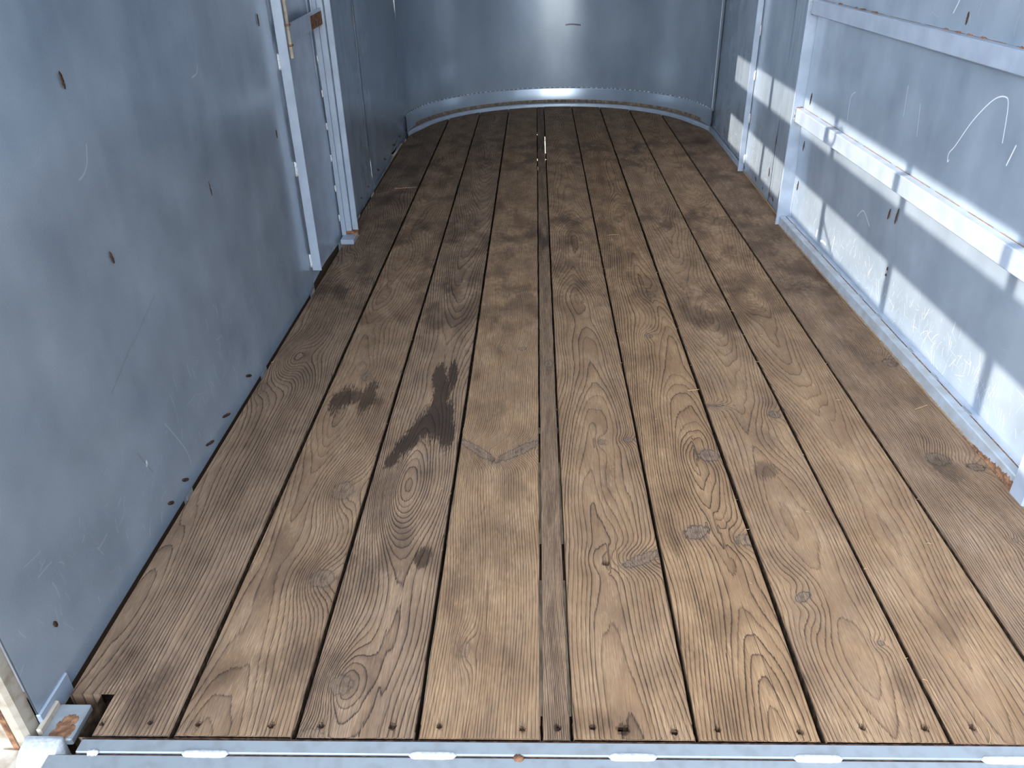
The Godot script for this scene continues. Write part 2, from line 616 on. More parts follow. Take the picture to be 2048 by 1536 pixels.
func plank_specs() -> void:
	var x := [-0.762, -3 * PITCH, -2 * PITCH, -PITCH, 0.0, 0.0455, 0.0455 + PITCH, 0.0455 + 2 * PITCH, 0.0455 + 3 * PITCH, 0.0455 + 4 * PITCH, 1.0]
	var gaps := [0.0075, 0.0048, 0.0055, 0.0022, 0.003, 0.0035, 0.006, 0.0055, 0.0055, 0.0]
	# cx: pith offset, d: pith depth, gap: ring width, taper: rings per metre (sign = way the arches point)
	var rows := [
		{"cx": -0.03, "d": 0.055, "gap": 0.0095, "taper": -4.0, "tone": 148, "contrast": 84, "warmth": -0.45,
			"swirls": [[0.055, -1.22, 8.0, 0.050, 0.11], [0.12, -1.05, -4.0, 0.05, 0.12], [0.09, -1.98, -6.0, 0.05, 0.10], [0.05, -0.25, -2.5, 0.05, 0.22], [0.11, -2.7, 2.5, 0.05, 0.2]],
			"knots": [[0.092, -1.98, 0.013, 0.022, 0.8], [0.016, -1.04, 0.010, 0.03, 0.5], [0.10, -2.75, 0.012, 0.03, 0.5]],
			"stains": [[0.09, -0.08, 0.11, 0.07, 0.55, 0.0, 1.0], [0.14, -0.03, 0.09, 0.05, 0.4, 0.0, 1.0]],
			"cracks": [[0.093, 0.0, 0.086, -0.13, 0.9], [0.05, -0.07, 0.056, -0.10, 0.8]],
			"holes": [[0.080, -0.021, 0.0035], [0.155, -0.024, 0.0035]]},
		{"cx": 0.05, "d": 0.07, "gap": 0.0072, "taper": 3.0, "tone": 150, "contrast": 66, "warmth": -0.12,
			"swirls": [[0.13, -0.60, 3.0, 0.04, 0.10], [0.14, -0.33, 3.0, 0.05, 0.08], [0.09, -1.12, -3.0, 0.04, 0.08], [0.08, -2.3, 3.0, 0.06, 0.25]],
			"knots": [[0.133, -0.60, 0.022, 0.03, 0.55], [0.15, -0.335, 0.022, 0.022, 0.6], [0.09, -1.10, 0.012, 0.02, 0.6], [0.06, -2.3, 0.012, 0.02, 0.6]],
			"stains": [[0.048, -0.985, 0.032, 0.075, 0.85, 0.25, 0.0], [0.112, -1.0, 0.022, 0.085, 0.75, 0.1, 0.0], [0.080, -1.0, 0.022, 0.04, 0.7, 0.0, 0.0], [0.08, -0.38, 0.09, 0.10, 0.35, 0.0, 1.0], [0.09, -0.14, 0.085, 0.06, 0.4, 0.0, 1.0], [0.145, -0.97, 0.012, 0.04, 0.4, 0.0, 1.0]],
			"cracks": [[0.10, -0.02, 0.104, -0.12, 0.6], [0.15, 0.0, 0.152, -0.2, 0.6]],
			"holes": [[0.031, -0.021, 0.0038], [0.145, -0.020, 0.0045]]},
		{"cx": 0.11, "d": 0.062, "gap": 0.0068, "taper": 7.0, "tone": 146, "contrast": 82, "warmth": -0.25,
			"swirls": [[0.075, -0.60, -13.0, 0.06, 0.18], [0.13, -1.32, 2.0, 0.05, 0.25], [0.05, -0.10, -5.0, 0.04, 0.10], [0.10, -2.4, 4.0, 0.06, 0.3]],
			"knots": [[0.048, -0.096, 0.020, 0.020, 0.6], [0.024, -0.002, 0.020, 0.013, 0.5], [0.09, -2.35, 0.012, 0.03, 0.5], [0.03, -3.2, 0.01, 0.02, 0.6]],
			"stains": [[0.100, -1.10, 0.020, 0.07, 0.9, 0.15, 0.0], [0.138, -1.115, 0.013, 0.085, 0.9, -0.3, 0.0], [0.116, -1.01, 0.026, 0.11, 0.95, -0.1, 0.0], [0.122, -0.90, 0.040, 0.11, 0.95, 0.1, 0.0], [0.149, -0.83, 0.019, 0.085, 0.95, -0.3, 0.0], [0.088, -0.855, 0.036, 0.065, 0.95, 0.45, 0.0], [0.060, -0.785, 0.026, 0.06, 0.95, 0.6, 0.0], [0.034, -0.72, 0.018, 0.045, 0.9, 0.5, 0.0], [0.145, -0.395, 0.017, 0.034, 0.75, 0.2, 0.0], [0.09, -0.40, 0.07, 0.10, 0.35, 0.0, 1.0], [0.055, -0.10, 0.05, 0.06, 0.3, 0.0, 1.0]],
			"cracks": [[0.075, -0.63, 0.094, -0.68, 0.8]],
			"holes": [[0.035, -0.021, 0.0045], [0.145, -0.021, 0.005]]},
		{"cx": -0.16, "d": 0.05, "gap": 0.0062, "taper": 0.8, "tone": 158, "contrast": 54, "warmth": 0.12,
			"swirls": [[0.058, -0.17, 2.0, 0.02, 0.05], [0.08, -0.72, 1.0, 0.06, 0.05]],
			"knots": [[0.038, -0.758, 0.046, 0.017, 0.8, 2.6], [0.136, -0.750, 0.052, 0.018, 0.8, -2.2], [0.139, -1.264, 0.012, 0.011, 0.7], [0.074, -1.265, 0.007, 0.012, 0.6], [0.058, -0.169, 0.008, 0.016, 0.4], [0.08, -2.07, 0.01, 0.02, 0.5]],
			"stains": [[0.09, -0.92, 0.02, 0.08, 0.3, 0.2, 1.0], [0.07, -0.30, 0.07, 0.16, 0.25, 0.0, 1.0], [0.12, -0.55, 0.05, 0.08, 0.2, 0.0, 1.0]],
			"cracks": [[0.0912, -0.2, 0.0866, -0.36, 1.0], [0.0918, -0.2, 0.0874, -0.35, 0.9], [0.102, 0.0, 0.100, -0.1, 0.7]],
			"holes": [[0.030, -0.022, 0.004], [0.157, -0.018, 0.004]]},
		{"cx": -0.10, "d": 0.04, "gap": 0.0040, "taper": 0.4, "tone": 145, "contrast": 66, "warmth": -0.2,
			"swirls": [],
			"knots": [[0.026, -1.173, 0.011, 0.018, 0.8], [0.02, -2.5, 0.008, 0.02, 0.6]],
			"stains": [[0.02, -0.16, 0.02, 0.05, 0.3, 0.0, 1.0], [0.025, -0.5, 0.02, 0.1, 0.25, 0.0, 1.0]],
			"cracks": [], "holes": [[0.023, -0.022, 0.005]]},
		{"cx": 0.085, "d": 0.060, "gap": 0.0070, "taper": -7.5, "tone": 152, "contrast": 76, "warmth": 0.15,
			"swirls": [[0.10, -0.60, 2.0, 0.04, 0.12]],
			"knots": [[0.099, -0.784, 0.008, 0.011, 0.7], [0.163, -0.794, 0.011, 0.008, 0.85], [0.150, -0.390, 0.038, 0.013, 0.75, -1.5], [0.151, -1.56, 0.006, 0.01, 0.7], [0.096, -1.58, 0.004, 0.006, 0.8]],
			"stains": [[0.100, -0.645, 0.016, 0.05, 0.45, 0.1, 1.0], [0.105, -0.60, 0.03, 0.05, 0.35, 0.0, 1.0], [0.04, -0.03, 0.05, 0.03, 0.3, 0.0, 1.0], [0.09, -0.25, 0.03, 0.06, 0.25, 0.0, 1.0]],
			"cracks": [[0.1, -0.28, 0.102, -0.5, 0.7], [0.153, -0.016, 0.1535, 0.0, 0.8], [0.166, -0.372, 0.187, -0.38, 1.0], [0.170, -0.386, 0.187, -0.392, 1.0]],
			"holes": [[0.031, -0.022, 0.0042], [0.153, -0.015, 0.0045], [0.076, -0.0185, 0.0105], [0.078, -0.378, 0.0075]]},
		{"cx": 0.125, "d": 0.056, "gap": 0.0066, "taper": -6.0, "tone": 150, "contrast": 88, "warmth": 0.5,
			"swirls": [[0.10, -1.45, 3.5, 0.05, 0.14], [0.15, -0.73, -4.0, 0.045, 0.10], [0.08, -0.47, 3.0, 0.05, 0.07]],
			"knots": [[0.132, -1.636, 0.016, 0.022, 0.6], [0.091, -1.338, 0.012, 0.014, 0.75], [0.153, -0.729, 0.021, 0.022, 0.9], [0.080, -0.467, 0.026, 0.020, 0.95, -0.35], [0.172, -0.444, 0.018, 0.016, 0.75], [0.09, -2.4, 0.012, 0.025, 0.6]],
			"stains": [[0.07, -0.20, 0.05, 0.06, 0.3, 0.0, 1.0], [0.13, -0.10, 0.015, 0.05, 0.4, 0.0, 1.0], [0.03, -0.42, 0.012, 0.10, 0.3, 0.0, 1.0]],
			"cracks": [[0.140, 0.0, 0.124, -0.30, 1.0], [0.1405, 0.0, 0.1245, -0.28, 0.9], [0.064, -0.488, 0.085, -0.484, 1.0], [0.12, -0.33, 0.15, -0.42, 0.7]],
			"holes": [[0.032, -0.020, 0.0042], [0.154, -0.017, 0.0045]]},
		{"cx": 0.10, "d": 0.068, "gap": 0.0074, "taper": 5.0, "tone": 158, "contrast": 66, "warmth": 0.1,
			"swirls": [[0.12, -0.80, 3.0, 0.04, 0.12], [0.05, -0.29, 4.0, 0.04, 0.07], [0.11, -1.75, 3.0, 0.05, 0.2]],
			"knots": [[0.018, -0.944, 0.024, 0.006, 0.95], [0.158, -0.901, 0.013, 0.015, 0.9], [0.050, -0.291, 0.014, 0.011, 0.9, -0.6], [0.149, -0.187, 0.006, 0.006, 0.9], [0.10, -2.6, 0.012, 0.02, 0.6]],
			"stains": [[0.078, -0.675, 0.028, 0.035, 0.42, 0.1, 0.0], [0.15, -0.10, 0.012, 0.06, 0.45, 0.1, 1.0], [0.115, -0.80, 0.02, 0.06, 0.3, 0.1, 1.0]],
			"cracks": [[0.002, -0.946, 0.036, -0.940, 1.0], [0.002, -0.948, 0.034, -0.943, 1.0]],
			"holes": [[0.062, -0.026, 0.0045], [0.154, -0.025, 0.005]]},
		{"cx": 0.085, "d": 0.060, "gap": 0.0078, "taper": 8.0, "tone": 160, "contrast": 66, "warmth": 0.15,
			"swirls": [[0.075, -1.67, -5.0, 0.04, 0.12], [0.08, -2.5, 3.0, 0.05, 0.2]],
			"knots": [[0.075, -1.67, 0.010, 0.016, 0.5], [0.09, -2.45, 0.01, 0.02, 0.6]],
			"stains": [[0.10, -0.22, 0.03, 0.07, 0.25, 0.2, 1.0]],
			"cracks": [[0.045, -0.03, 0.055, -0.06, 0.8], [0.10, -0.25, 0.08, -0.6, 0.6]],
			"holes": [[0.039, -0.028, 0.0045], [0.15, -0.024, 0.0045]]},
		{"cx": 0.24, "d": 0.05, "gap": 0.0066, "taper": 2.0, "tone": 156, "contrast": 66, "warmth": -0.2,
			"swirls": [[0.12, -0.70, -3.0, 0.05, 0.08], [0.15, -1.16, -3.0, 0.05, 0.06], [0.11, -0.45, 3.0, 0.05, 0.1]],
			"knots": [[0.167, -1.166, 0.017, 0.022, 0.8], [0.100, -0.715, 0.024, 0.022, 0.7], [0.170, -0.685, 0.018, 0.014, 0.9], [0.115, -1.70, 0.06, 0.011, 0.55, 0.2], [0.130, -0.445, 0.006, 0.006, 0.8], [0.08, -2.6, 0.012, 0.02, 0.5]],
			"stains": [[0.115, -0.68, 0.05, 0.05, 0.4, 0.0, 1.0], [0.13, -1.3, 0.05, 0.1, 0.25, 0.0, 1.0]],
			"cracks": [[0.14, -1.69, 0.18, -1.68, 0.9]],
			"holes": [[0.04, -0.024, 0.0045], [0.15, -0.024, 0.0045]]},
	]
	for i in rows.size():
		var s: Dictionary = rows[i]
		s.x0 = x[i]
		s.x1 = x[i + 1] - gaps[i]
		s.w = s.x1 - s.x0
		s.px = 128 if i == 4 else 480
		s.seed = 40 + i * 7
		for hh in s.holes:
			if hh[2] < 0.0055:
				hh[2] *= 1.25
			for q in 7:
				var a := float(q) * 2.4 + i
				s.cracks.append([hh[0] + 0.003 * cos(a), hh[1] + 0.006 * sin(a * 1.7) + 0.006, hh[0] + 0.0035 * cos(a) + 0.0006 * sin(a * 3.0), hh[1] - 0.010 + 0.006 * sin(a * 2.3), 0.75])
		var rs := RandomNumberGenerator.new()
		rs.seed = 900 + i
		for q in 15:      # dried smears of dung lying across the board, each with its own outline
			s.stains.append([rs.randf_range(0.0, s.w), rs.randf_range(-3.9, -1.45), rs.randf_range(0.05, 0.14), rs.randf_range(0.03, 0.2), rs.randf_range(0.18, 0.45), rs.randf_range(-0.3, 0.3), 1.0])
		specs.append(s)

func nose(t: float, off: float, y: float) -> Vector3:
	return Vector3(0.12 - (0.895 - off) * cos(t), y, -3.97 - (0.86 - off) * sin(t))

func nose_z(x: float, off: float) -> float:
	var c := clampf((0.12 - x) / (0.895 - off), -0.999, 0.999)
	return -3.97 - (0.86 - off) * sqrt(1.0 - c * c)

# top grid with real screw holes, worn bevelled edges, sides and underside
func plank_mesh(sp: Dictionary, n: int) -> ArrayMesh:
	var rng := RandomNumberGenerator.new()
	rng.seed = 500 + n
	var w: float = sp.w
	var x0: float = sp.x0
	var lift := rng.randf_range(-0.0012, 0.0012)
	var zend := nose_z(x0 + w * 0.5, 0.03)
	var xs := [0.0, 0.0025, w * 0.5, w - 0.0025, w]
	var zs := [0.0, -1.62]
	for hh in sp.holes:
		xs += [hh[0] - hh[2] * 1.3, hh[0] + hh[2] * 1.3]
		zs += [hh[1] - hh[2] * 1.3, hh[1] + hh[2] * 1.3]
	for e in [-0.055, -0.075]:
		zs.append(e)
	var z := -0.12
	while z > -4.0:
		if absf(z + 1.62) > 0.02 and not (z < -0.355 and z > -0.405):
			zs.append(z)
		z -= 0.06
	xs.sort()
	zs.sort()
	zs.reverse()
	# tidy lines that nearly coincide
	var clean := func(a: Array) -> Array:
		var b := [a[0]]
		for v in a:
			if absf(v - b[-1]) > 0.0004:
				b.append(v)
		return b
	xs = clean.call(xs)
	zs = clean.call(zs)
	var jit := []
	for i in zs.size():
		var open_l := 0.0
		var open_r := 0.0
		if n == 4 and zs[i] < -3.35 and zs[i] > -3.95:
			open_r = 0.005
		if n == 4 and zs[i] < -3.2 and zs[i] > -3.4:
			open_l = 0.002
		if n == 2 and zs[i] < -2.5 and zs[i] > -2.75:
			open_l = 0.003
		if n == 6 and zs[i] < -0.86 and zs[i] > -1.04:
			open_r = 0.004
		jit.append(Vector2(rng.randf_range(0.0, 0.0016) + open_l, rng.randf_range(0.0, 0.0016) + open_r))
	zs.append(-99.0)          # last row follows the curve of the nose
	jit.append(Vector2.ZERO)
	var pos := func(i: int, j: int) -> Vector3:
		var xx: float = xs[i]
		var yy := lift
		if i == 0:
			xx += jit[j].x
			yy -= 0.003
		elif i == xs.size() - 1:
			xx -= jit[j].y
			yy -= 0.003
		var zz: float = zs[j]
		if zz < -90.0:
			zz = nose_z(x0 + xx, 0.03)
		return Vector3(x0 + xx, yy, zz)
	var near := start()
	var far := start()
	var flank := start()
	for st in [near, far, flank]:
		st.set_smooth_group(-1)
	var uv_of := func(p: Vector3, is_far: bool) -> Vector2:
		var u: float = (p.x - x0) / w
		return Vector2(u, (-1.52 - p.z) / 3.4) if is_far else Vector2(u, -p.z / 1.68)
	var put := func(tris: Array, is_far: bool) -> void:
		var st: SurfaceTool = far if is_far else near
		for p in tris:
			st.set_uv(uv_of.call(p, is_far))
			st.add_vertex(p)
	var notch: bool = n == 0
	for j in zs.size() - 1:
		var is_far: bool = zs[j] <= -1.6195
		for i in xs.size() - 1:
			var a: Vector3 = pos.call(i, j)
			var b: Vector3 = pos.call(i + 1, j)
			var c: Vector3 = pos.call(i + 1, j + 1)
			var d: Vector3 = pos.call(i, j + 1)
			if notch and (a.z + d.z) * 0.5 > -0.0745 and (a.x + b.x) * 0.5 - x0 < 0.052:
				continue
			var hole: Array = []
			for hh in sp.holes:
				if hh[0] > xs[i] and hh[0] < xs[i + 1] and hh[1] < zs[j] and hh[1] > zs[j + 1]:
					hole = hh
			if hole.is_empty():
				put.call([a, d, c, a, c, b], is_far)
				continue
			var ring_pts := []
			var cen := Vector3(x0 + hole[0], lift, hole[1])
			for k in 17:
				var ang := TAU * k / 16.0 + PI * 0.25
				var wob := 1.0 + 0.18 * sin(k * 2.3 + n) * (0.0 if k % 16 == 0 else 1.0)
				ring_pts.append(cen + Vector3(cos(ang), 0, sin(ang)) * hole[2] * wob)
			var cor := [b + Vector3.ZERO, a, d, c]
			# corners by angle: +x+z is b (z larger), then -x+z a, -x-z d, +x-z c
			for s in 4:
				var p0: Vector3 = cor[s]
				var p1: Vector3 = cor[(s + 1) % 4]
				for k in 4:
					put.call([p0, ring_pts[s * 4 + k + 1], ring_pts[s * 4 + k]], is_far)
				put.call([p0, p1, ring_pts[s * 4 + 4]], is_far)
			for k in 16:
				var dn := Vector3(0, -0.016, 0)
				put.call([ring_pts[k], ring_pts[k + 1], ring_pts[k + 1] + dn, ring_pts[k], ring_pts[k + 1] + dn, ring_pts[k] + dn], is_far)
		# sides
		for e in [0, xs.size() - 1]:
			var p: Vector3 = pos.call(e, j)
			var q: Vector3 = pos.call(e, j + 1)
			if notch and e == 0 and (p.z + q.z) * 0.5 > -0.0745:
				p.x = x0 + 0.052
				q.x = x0 + 0.052
			var dn := Vector3(0, -0.034, 0)
			var sides := [p, p + dn, q + dn, p, q + dn, q] if e == 0 else [p, q, q + dn, p, q + dn, p + dn]
			for v in sides:
				flank.add_vertex(v)
		# underside
		var u0: Vector3 = pos.call(0, j)
		var u1: Vector3 = pos.call(xs.size() - 1, j)
		var u2: Vector3 = pos.call(xs.size() - 1, j + 1)
		var u3: Vector3 = pos.call(0, j + 1)
		if notch and (u0.z + u3.z) * 0.5 > -0.0745:
			u0.x = x0 + 0.052
			u3.x = x0 + 0.052
		var dd := Vector3(0, -0.034, 0)
		for v in [u0 + dd, u1 + dd, u2 + dd, u0 + dd, u2 + dd, u3 + dd]:
			flank.add_vertex(v)
	# rear end
	var l: Vector3 = pos.call(0, 0)
	var r: Vector3 = pos.call(xs.size() - 1, 0)
	if notch:
		l.x = x0 + 0.052
		put.call([Vector3(x0, lift, -0.075), Vector3(x0 + 0.052, lift, -0.075), Vector3(x0 + 0.052, -0.036, -0.075), Vector3(x0, lift, -0.075), Vector3(x0 + 0.052, -0.036, -0.075), Vector3(x0, -0.036, -0.075)], false)
	var down := Vector3(0, -0.034, 0)
	put.call([l, r, r + down, l, r + down, l + down], false)
	near.generate_normals()
	far.generate_normals()
	var mesh := near.commit()
	far.commit(mesh)
	flank.generate_normals()
	flank.commit(mesh)
	return mesh

func screw_mesh(r: float) -> ArrayMesh:
	var st := start()
	var prev := []
	for ringn in 3:
		var rad: float = [0.0, r * 0.75, r][ringn]
		var y: float = [0.0, -0.0004, -0.0025][ringn]
		var cur := []
		for k in 13:
			cur.append(Vector3(cos(TAU * k / 12.0) * rad, y, sin(TAU * k / 12.0) * rad))
		if ringn > 0:
			for k in 12:
				quad(st, prev[k], prev[k + 1], cur[k + 1], cur[k])
		prev = cur
	return done(st)

func build_floor() -> void:
	plank_specs()
	pictures.resize(specs.size() * 2)
	var g := WorkerThreadPool.add_group_task(paint_plank, pictures.size(), -1, true, "planks")
	WorkerThreadPool.wait_for_group_task_completion(g)
	var fl := thing("floor", "weathered brown wooden plank floor of the trailer", "floor", Vector3.ZERO, "structure")
	var head := screw_mesh(0.0052)
	for n in specs.size():
		var sp: Dictionary = specs[n]
		var mesh := plank_mesh(sp, n)
		for s in 2:
			var m := StandardMaterial3D.new()
			m.resource_name = "plank_wood_%d_%d" % [n, s]
			var t := ImageTexture.create_from_image(pictures[n * 2 + s])
			m.albedo_texture = t
			m.roughness = 0.82
			m.metallic_specular = 0.35
			m.texture_repeat = false
			m.heightmap_enabled = true
			m.heightmap_texture = t
			m.heightmap_scale = 0.22
			mesh.surface_set_material(s, m)
		mesh.surface_set_material(2, mats["plank_flank"])
		var o := obj("plank", mesh, null, fl)
		for hh in sp.holes:
			if hh[2] < 0.0068 and hh[1] > -0.1:
				obj("screw", head, mats["dark_rust"], o, Vector3(sp.x0 + hh[0], -0.006, hh[1]))
	for k in 12:
		var z := -0.02 - k * 0.405
		var half: float = 0.86 if z > -3.95 else 0.86 * sqrt(maxf(0.05, 1.0 - pow((-3.97 - z) / 0.80, 2.0)))
		if k == 9 or k == 10:      # split in the middle to let daylight up through the plank joint
			obj("joist", box_mesh(Vector3(0.12 - half, -0.092, z - 0.05), Vector3(-0.06, -0.0365, z), 0.002), mats["joist_wood"], fl)
			obj("joist", box_mesh(Vector3(0.12, -0.092, z - 0.05), Vector3(0.12 + half, -0.0365, z), 0.002), mats["joist_wood"], fl)
		else:
			obj("joist", box_mesh(Vector3(0.12 - half, -0.092, z - 0.05), Vector3(0.12 + half, -0.0365, z), 0.002), mats["joist_wood"], fl)
	joint_dirt(fl)

# packed dirt that has fallen into the joints and lodged there; left out where daylight shows through
func joint_dirt(fl: Node) -> void:
	var open := {4: [[-3.53, -3.48], [-4.06, -3.62]], 3: [[-3.54, -3.46], [-3.68, -3.65], [-4.12, -4.06]], 2: [[-3.60, -3.57]], 1: [[-2.66, -2.58], [-2.86, -2.84]]}
	for n in specs.size() - 1:
		var a: float = specs[n].x1 - 0.001
		var b: float = specs[n + 1].x0 + 0.001
		var stops := [-0.9]
		for e in open.get(n, []):
			stops += [e[1], e[0]]
		stops.append(nose_z((a + b) * 0.5, 0.05))
		for k in range(0, stops.size(), 2):
			post(fl, "joint_dirt", Vector3(a, -0.034, stops[k + 1]), Vector3(b, -0.024, stops[k]), "plank_flank", 0.0005)

# ---------------------------------------------------------------- walls
func post(parent: Node, called: String, a: Vector3, b: Vector3, m := "grey_paint", c := 0.002) -> MeshInstance3D:
	return obj(called, box_mesh(a, b, c), mats[m], parent)

func side_upper(parent: Node, x: float, out: float, z0: float, z1: float, posts: Array) -> void:
	# slat, header sheet and posts above the lower sheet; out = +1 or -1, the way out of the trailer
	var t := out * 0.003
	post(parent, "slat", Vector3(x, SLAT_A, z0), Vector3(x + t, SLAT_B, z1), "grey_paint", 0.0005)
	post(parent, "header_sheet", Vector3(x, SLOT_TOP, z0), Vector3(x + t, ROOF, z1), "grey_paint", 0.0005)
	for z in posts:
		post(parent, "wall_post", Vector3(x + out * 0.004, -0.05, z - 0.017), Vector3(x + out * 0.036, ROOF, z + 0.017))

func wall_left() -> void:
	var o := thing("wall_left", "grey painted steel sheet wall opposite the sunlit rails", "wall", Vector3.ZERO, "structure")
	var im := sheet_picture(1024, 700, Vector2(1.72, 1.2), 100, [
		[[Vector2(1.25, 0.175), Vector2(1.253, 0.165)], 6.0, 0.95, 1.0],
		[[Vector2(1.19, 0.73), Vector2(1.17, 0.735), Vector2(1.15, 0.75), Vector2(1.135, 0.78)], 3.0, 0.85, 0.5],
		[[Vector2(0.60, 0.83), Vector2(0.615, 0.815), Vector2(0.65, 0.81)], 3.0, 0.88, 0.6],
		[[Vector2(1.29, 0.36), Vector2(1.17, 0.41)], 2.5, 0.42, 0.5],
		[[Vector2(1.18, 0.40), Vector2(1.05, 0.45)], 2.5, 0.45, 0.4],
		[[Vector2(1.27, 0.21), Vector2(1.24, 0.14)], 2.5, 0.42, 0.5],
		[[Vector2(1.15, 0.20), Vector2(1.10, 0.10), Vector2(1.09, 0.05)], 2.5, 0.85, 0.5],
	], [[0.9, 0.14, 0.6, 0.16, 170, 0.86, 0.5], [0.25, 0.14, 0.4, 0.16, 70, 0.84, 0.45], [1.5, 0.12, 0.3, 0.14, 70, 0.86, 0.5], [0.9, 0.5, 1.4, 0.7, 60, 0.80, 0.22]])
	var m := sheet_material("left_sheet_paint", im)
	obj("sheet", sheet_mesh(Vector3(XL, -0.009, -1.745), Vector3(0, 0, 1.725), Vector3(0, SHEET_TOP + 0.009, 0), Vector3(1, 0, 0), 44, 30, 0.0035, 7, 1.7, 0.003, true), m, o)
	# the sheet ahead of the little door, in two lengths that leave a slit where daylight shows
	var im2 := sheet_picture(800, 560, Vector2(1.72, 1.2), 140, [], [[1.3, 0.14, 0.9, 0.16, 190, 0.80, 0.5], [0.5, 0.14, 0.8, 0.16, 90, 0.78, 0.45], [1.0, 0.4, 1.0, 0.5, 60, 0.78, 0.25]])
	var m2 := sheet_material("left_front_sheet_paint", im2)
	obj("sheet", sheet_mesh(Vector3(XL, -0.009, -2.886), Vector3(0, 0, 0.64), Vector3(0, SHEET_TOP + 0.009, 0), Vector3(1, 0, 0), 18, 30, 0.004, 9), m2, o)
	obj("sheet", sheet_mesh(Vector3(XL, -0.009, -3.98), Vector3(0, 0, 1.0885), Vector3(0, SHEET_TOP + 0.009, 0), Vector3(1, 0, 0), 26, 30, 0.005, 10), m2, o)
	post(o, "seam_strip", Vector3(XL - 0.008, 0.135, -2.92), Vector3(XL - 0.004, SHEET_TOP, -2.86), "grey_paint", 0.0005)
	post(o, "seam_strip", Vector3(XL - 0.008, -0.045, -2.92), Vector3(XL - 0.004, 0.062, -2.86), "grey_paint", 0.0005)
	side_upper(o, XL, -1.0, -3.30, 0.0, [-0.06, -0.62, -1.18, -1.745, -2.20, -2.565])
	post(o, "front_upper_sheet", Vector3(XL - 0.003, SHEET_TOP, -3.98), Vector3(XL, ROOF, -3.30), "grey_paint", 0.0005)
	post(o, "floor_channel", Vector3(XL - 0.045, -0.15, -3.98), Vector3(-0.735, -0.11, -0.03), "joist_wood")
	post(o, "foot_channel", Vector3(XL - 0.045, -0.15, -3.98), Vector3(XL - 0.013, 0.045, -0.03), "joist_wood")
	# rusty slits of plug welds and gouges: [z, y, length, slant]
	var spots := [[-0.583, 0.854, 0.030, 0.15], [-0.576, 0.552, 0.026, 0.2], [-1.063, 0.536, 0.040, 0.1], [-1.62, 0.846, 0.034, 0.0], [-1.614, 0.539, 0.026, 0.0],
		[-1.05, 0.036, 0.045, 1.1], [-0.87, 0.026, 0.055, 1.2], [-0.755, 0.022, 0.05, 1.2], [-0.607, 0.027, 0.035, 1.0], [-0.528, 0.026, 0.03, 1.0], [-0.12, 0.11, 0.015, 0.3],
		[-2.42, 0.03, 0.05, 1.2], [-2.62, 0.04, 0.05, 1.2], [-2.78, 0.045, 0.06, 1.2], [-3.05, 0.05, 0.06, 1.2], [-3.25, 0.05, 0.05, 1.2], [-3.55, 0.05, 0.05, 1.2], [-3.75, 0.05, 0.04, 1.2], [-2.45, 0.28, 0.03, 0.1]]
	for i in spots.size():
		var s: Array = spots[i]
		var al := Vector3(0, cos(s[3]), sin(s[3]))
		obj("rust_slit", mound(s[2], 0.0075, 0.0015, al, Vector3(0, -al.z, al.y), Vector3(1, 0, 0), 300 + i, 0.3), mats["dark_rust"], o, Vector3(XL + 0.0015, s[1], s[0]))

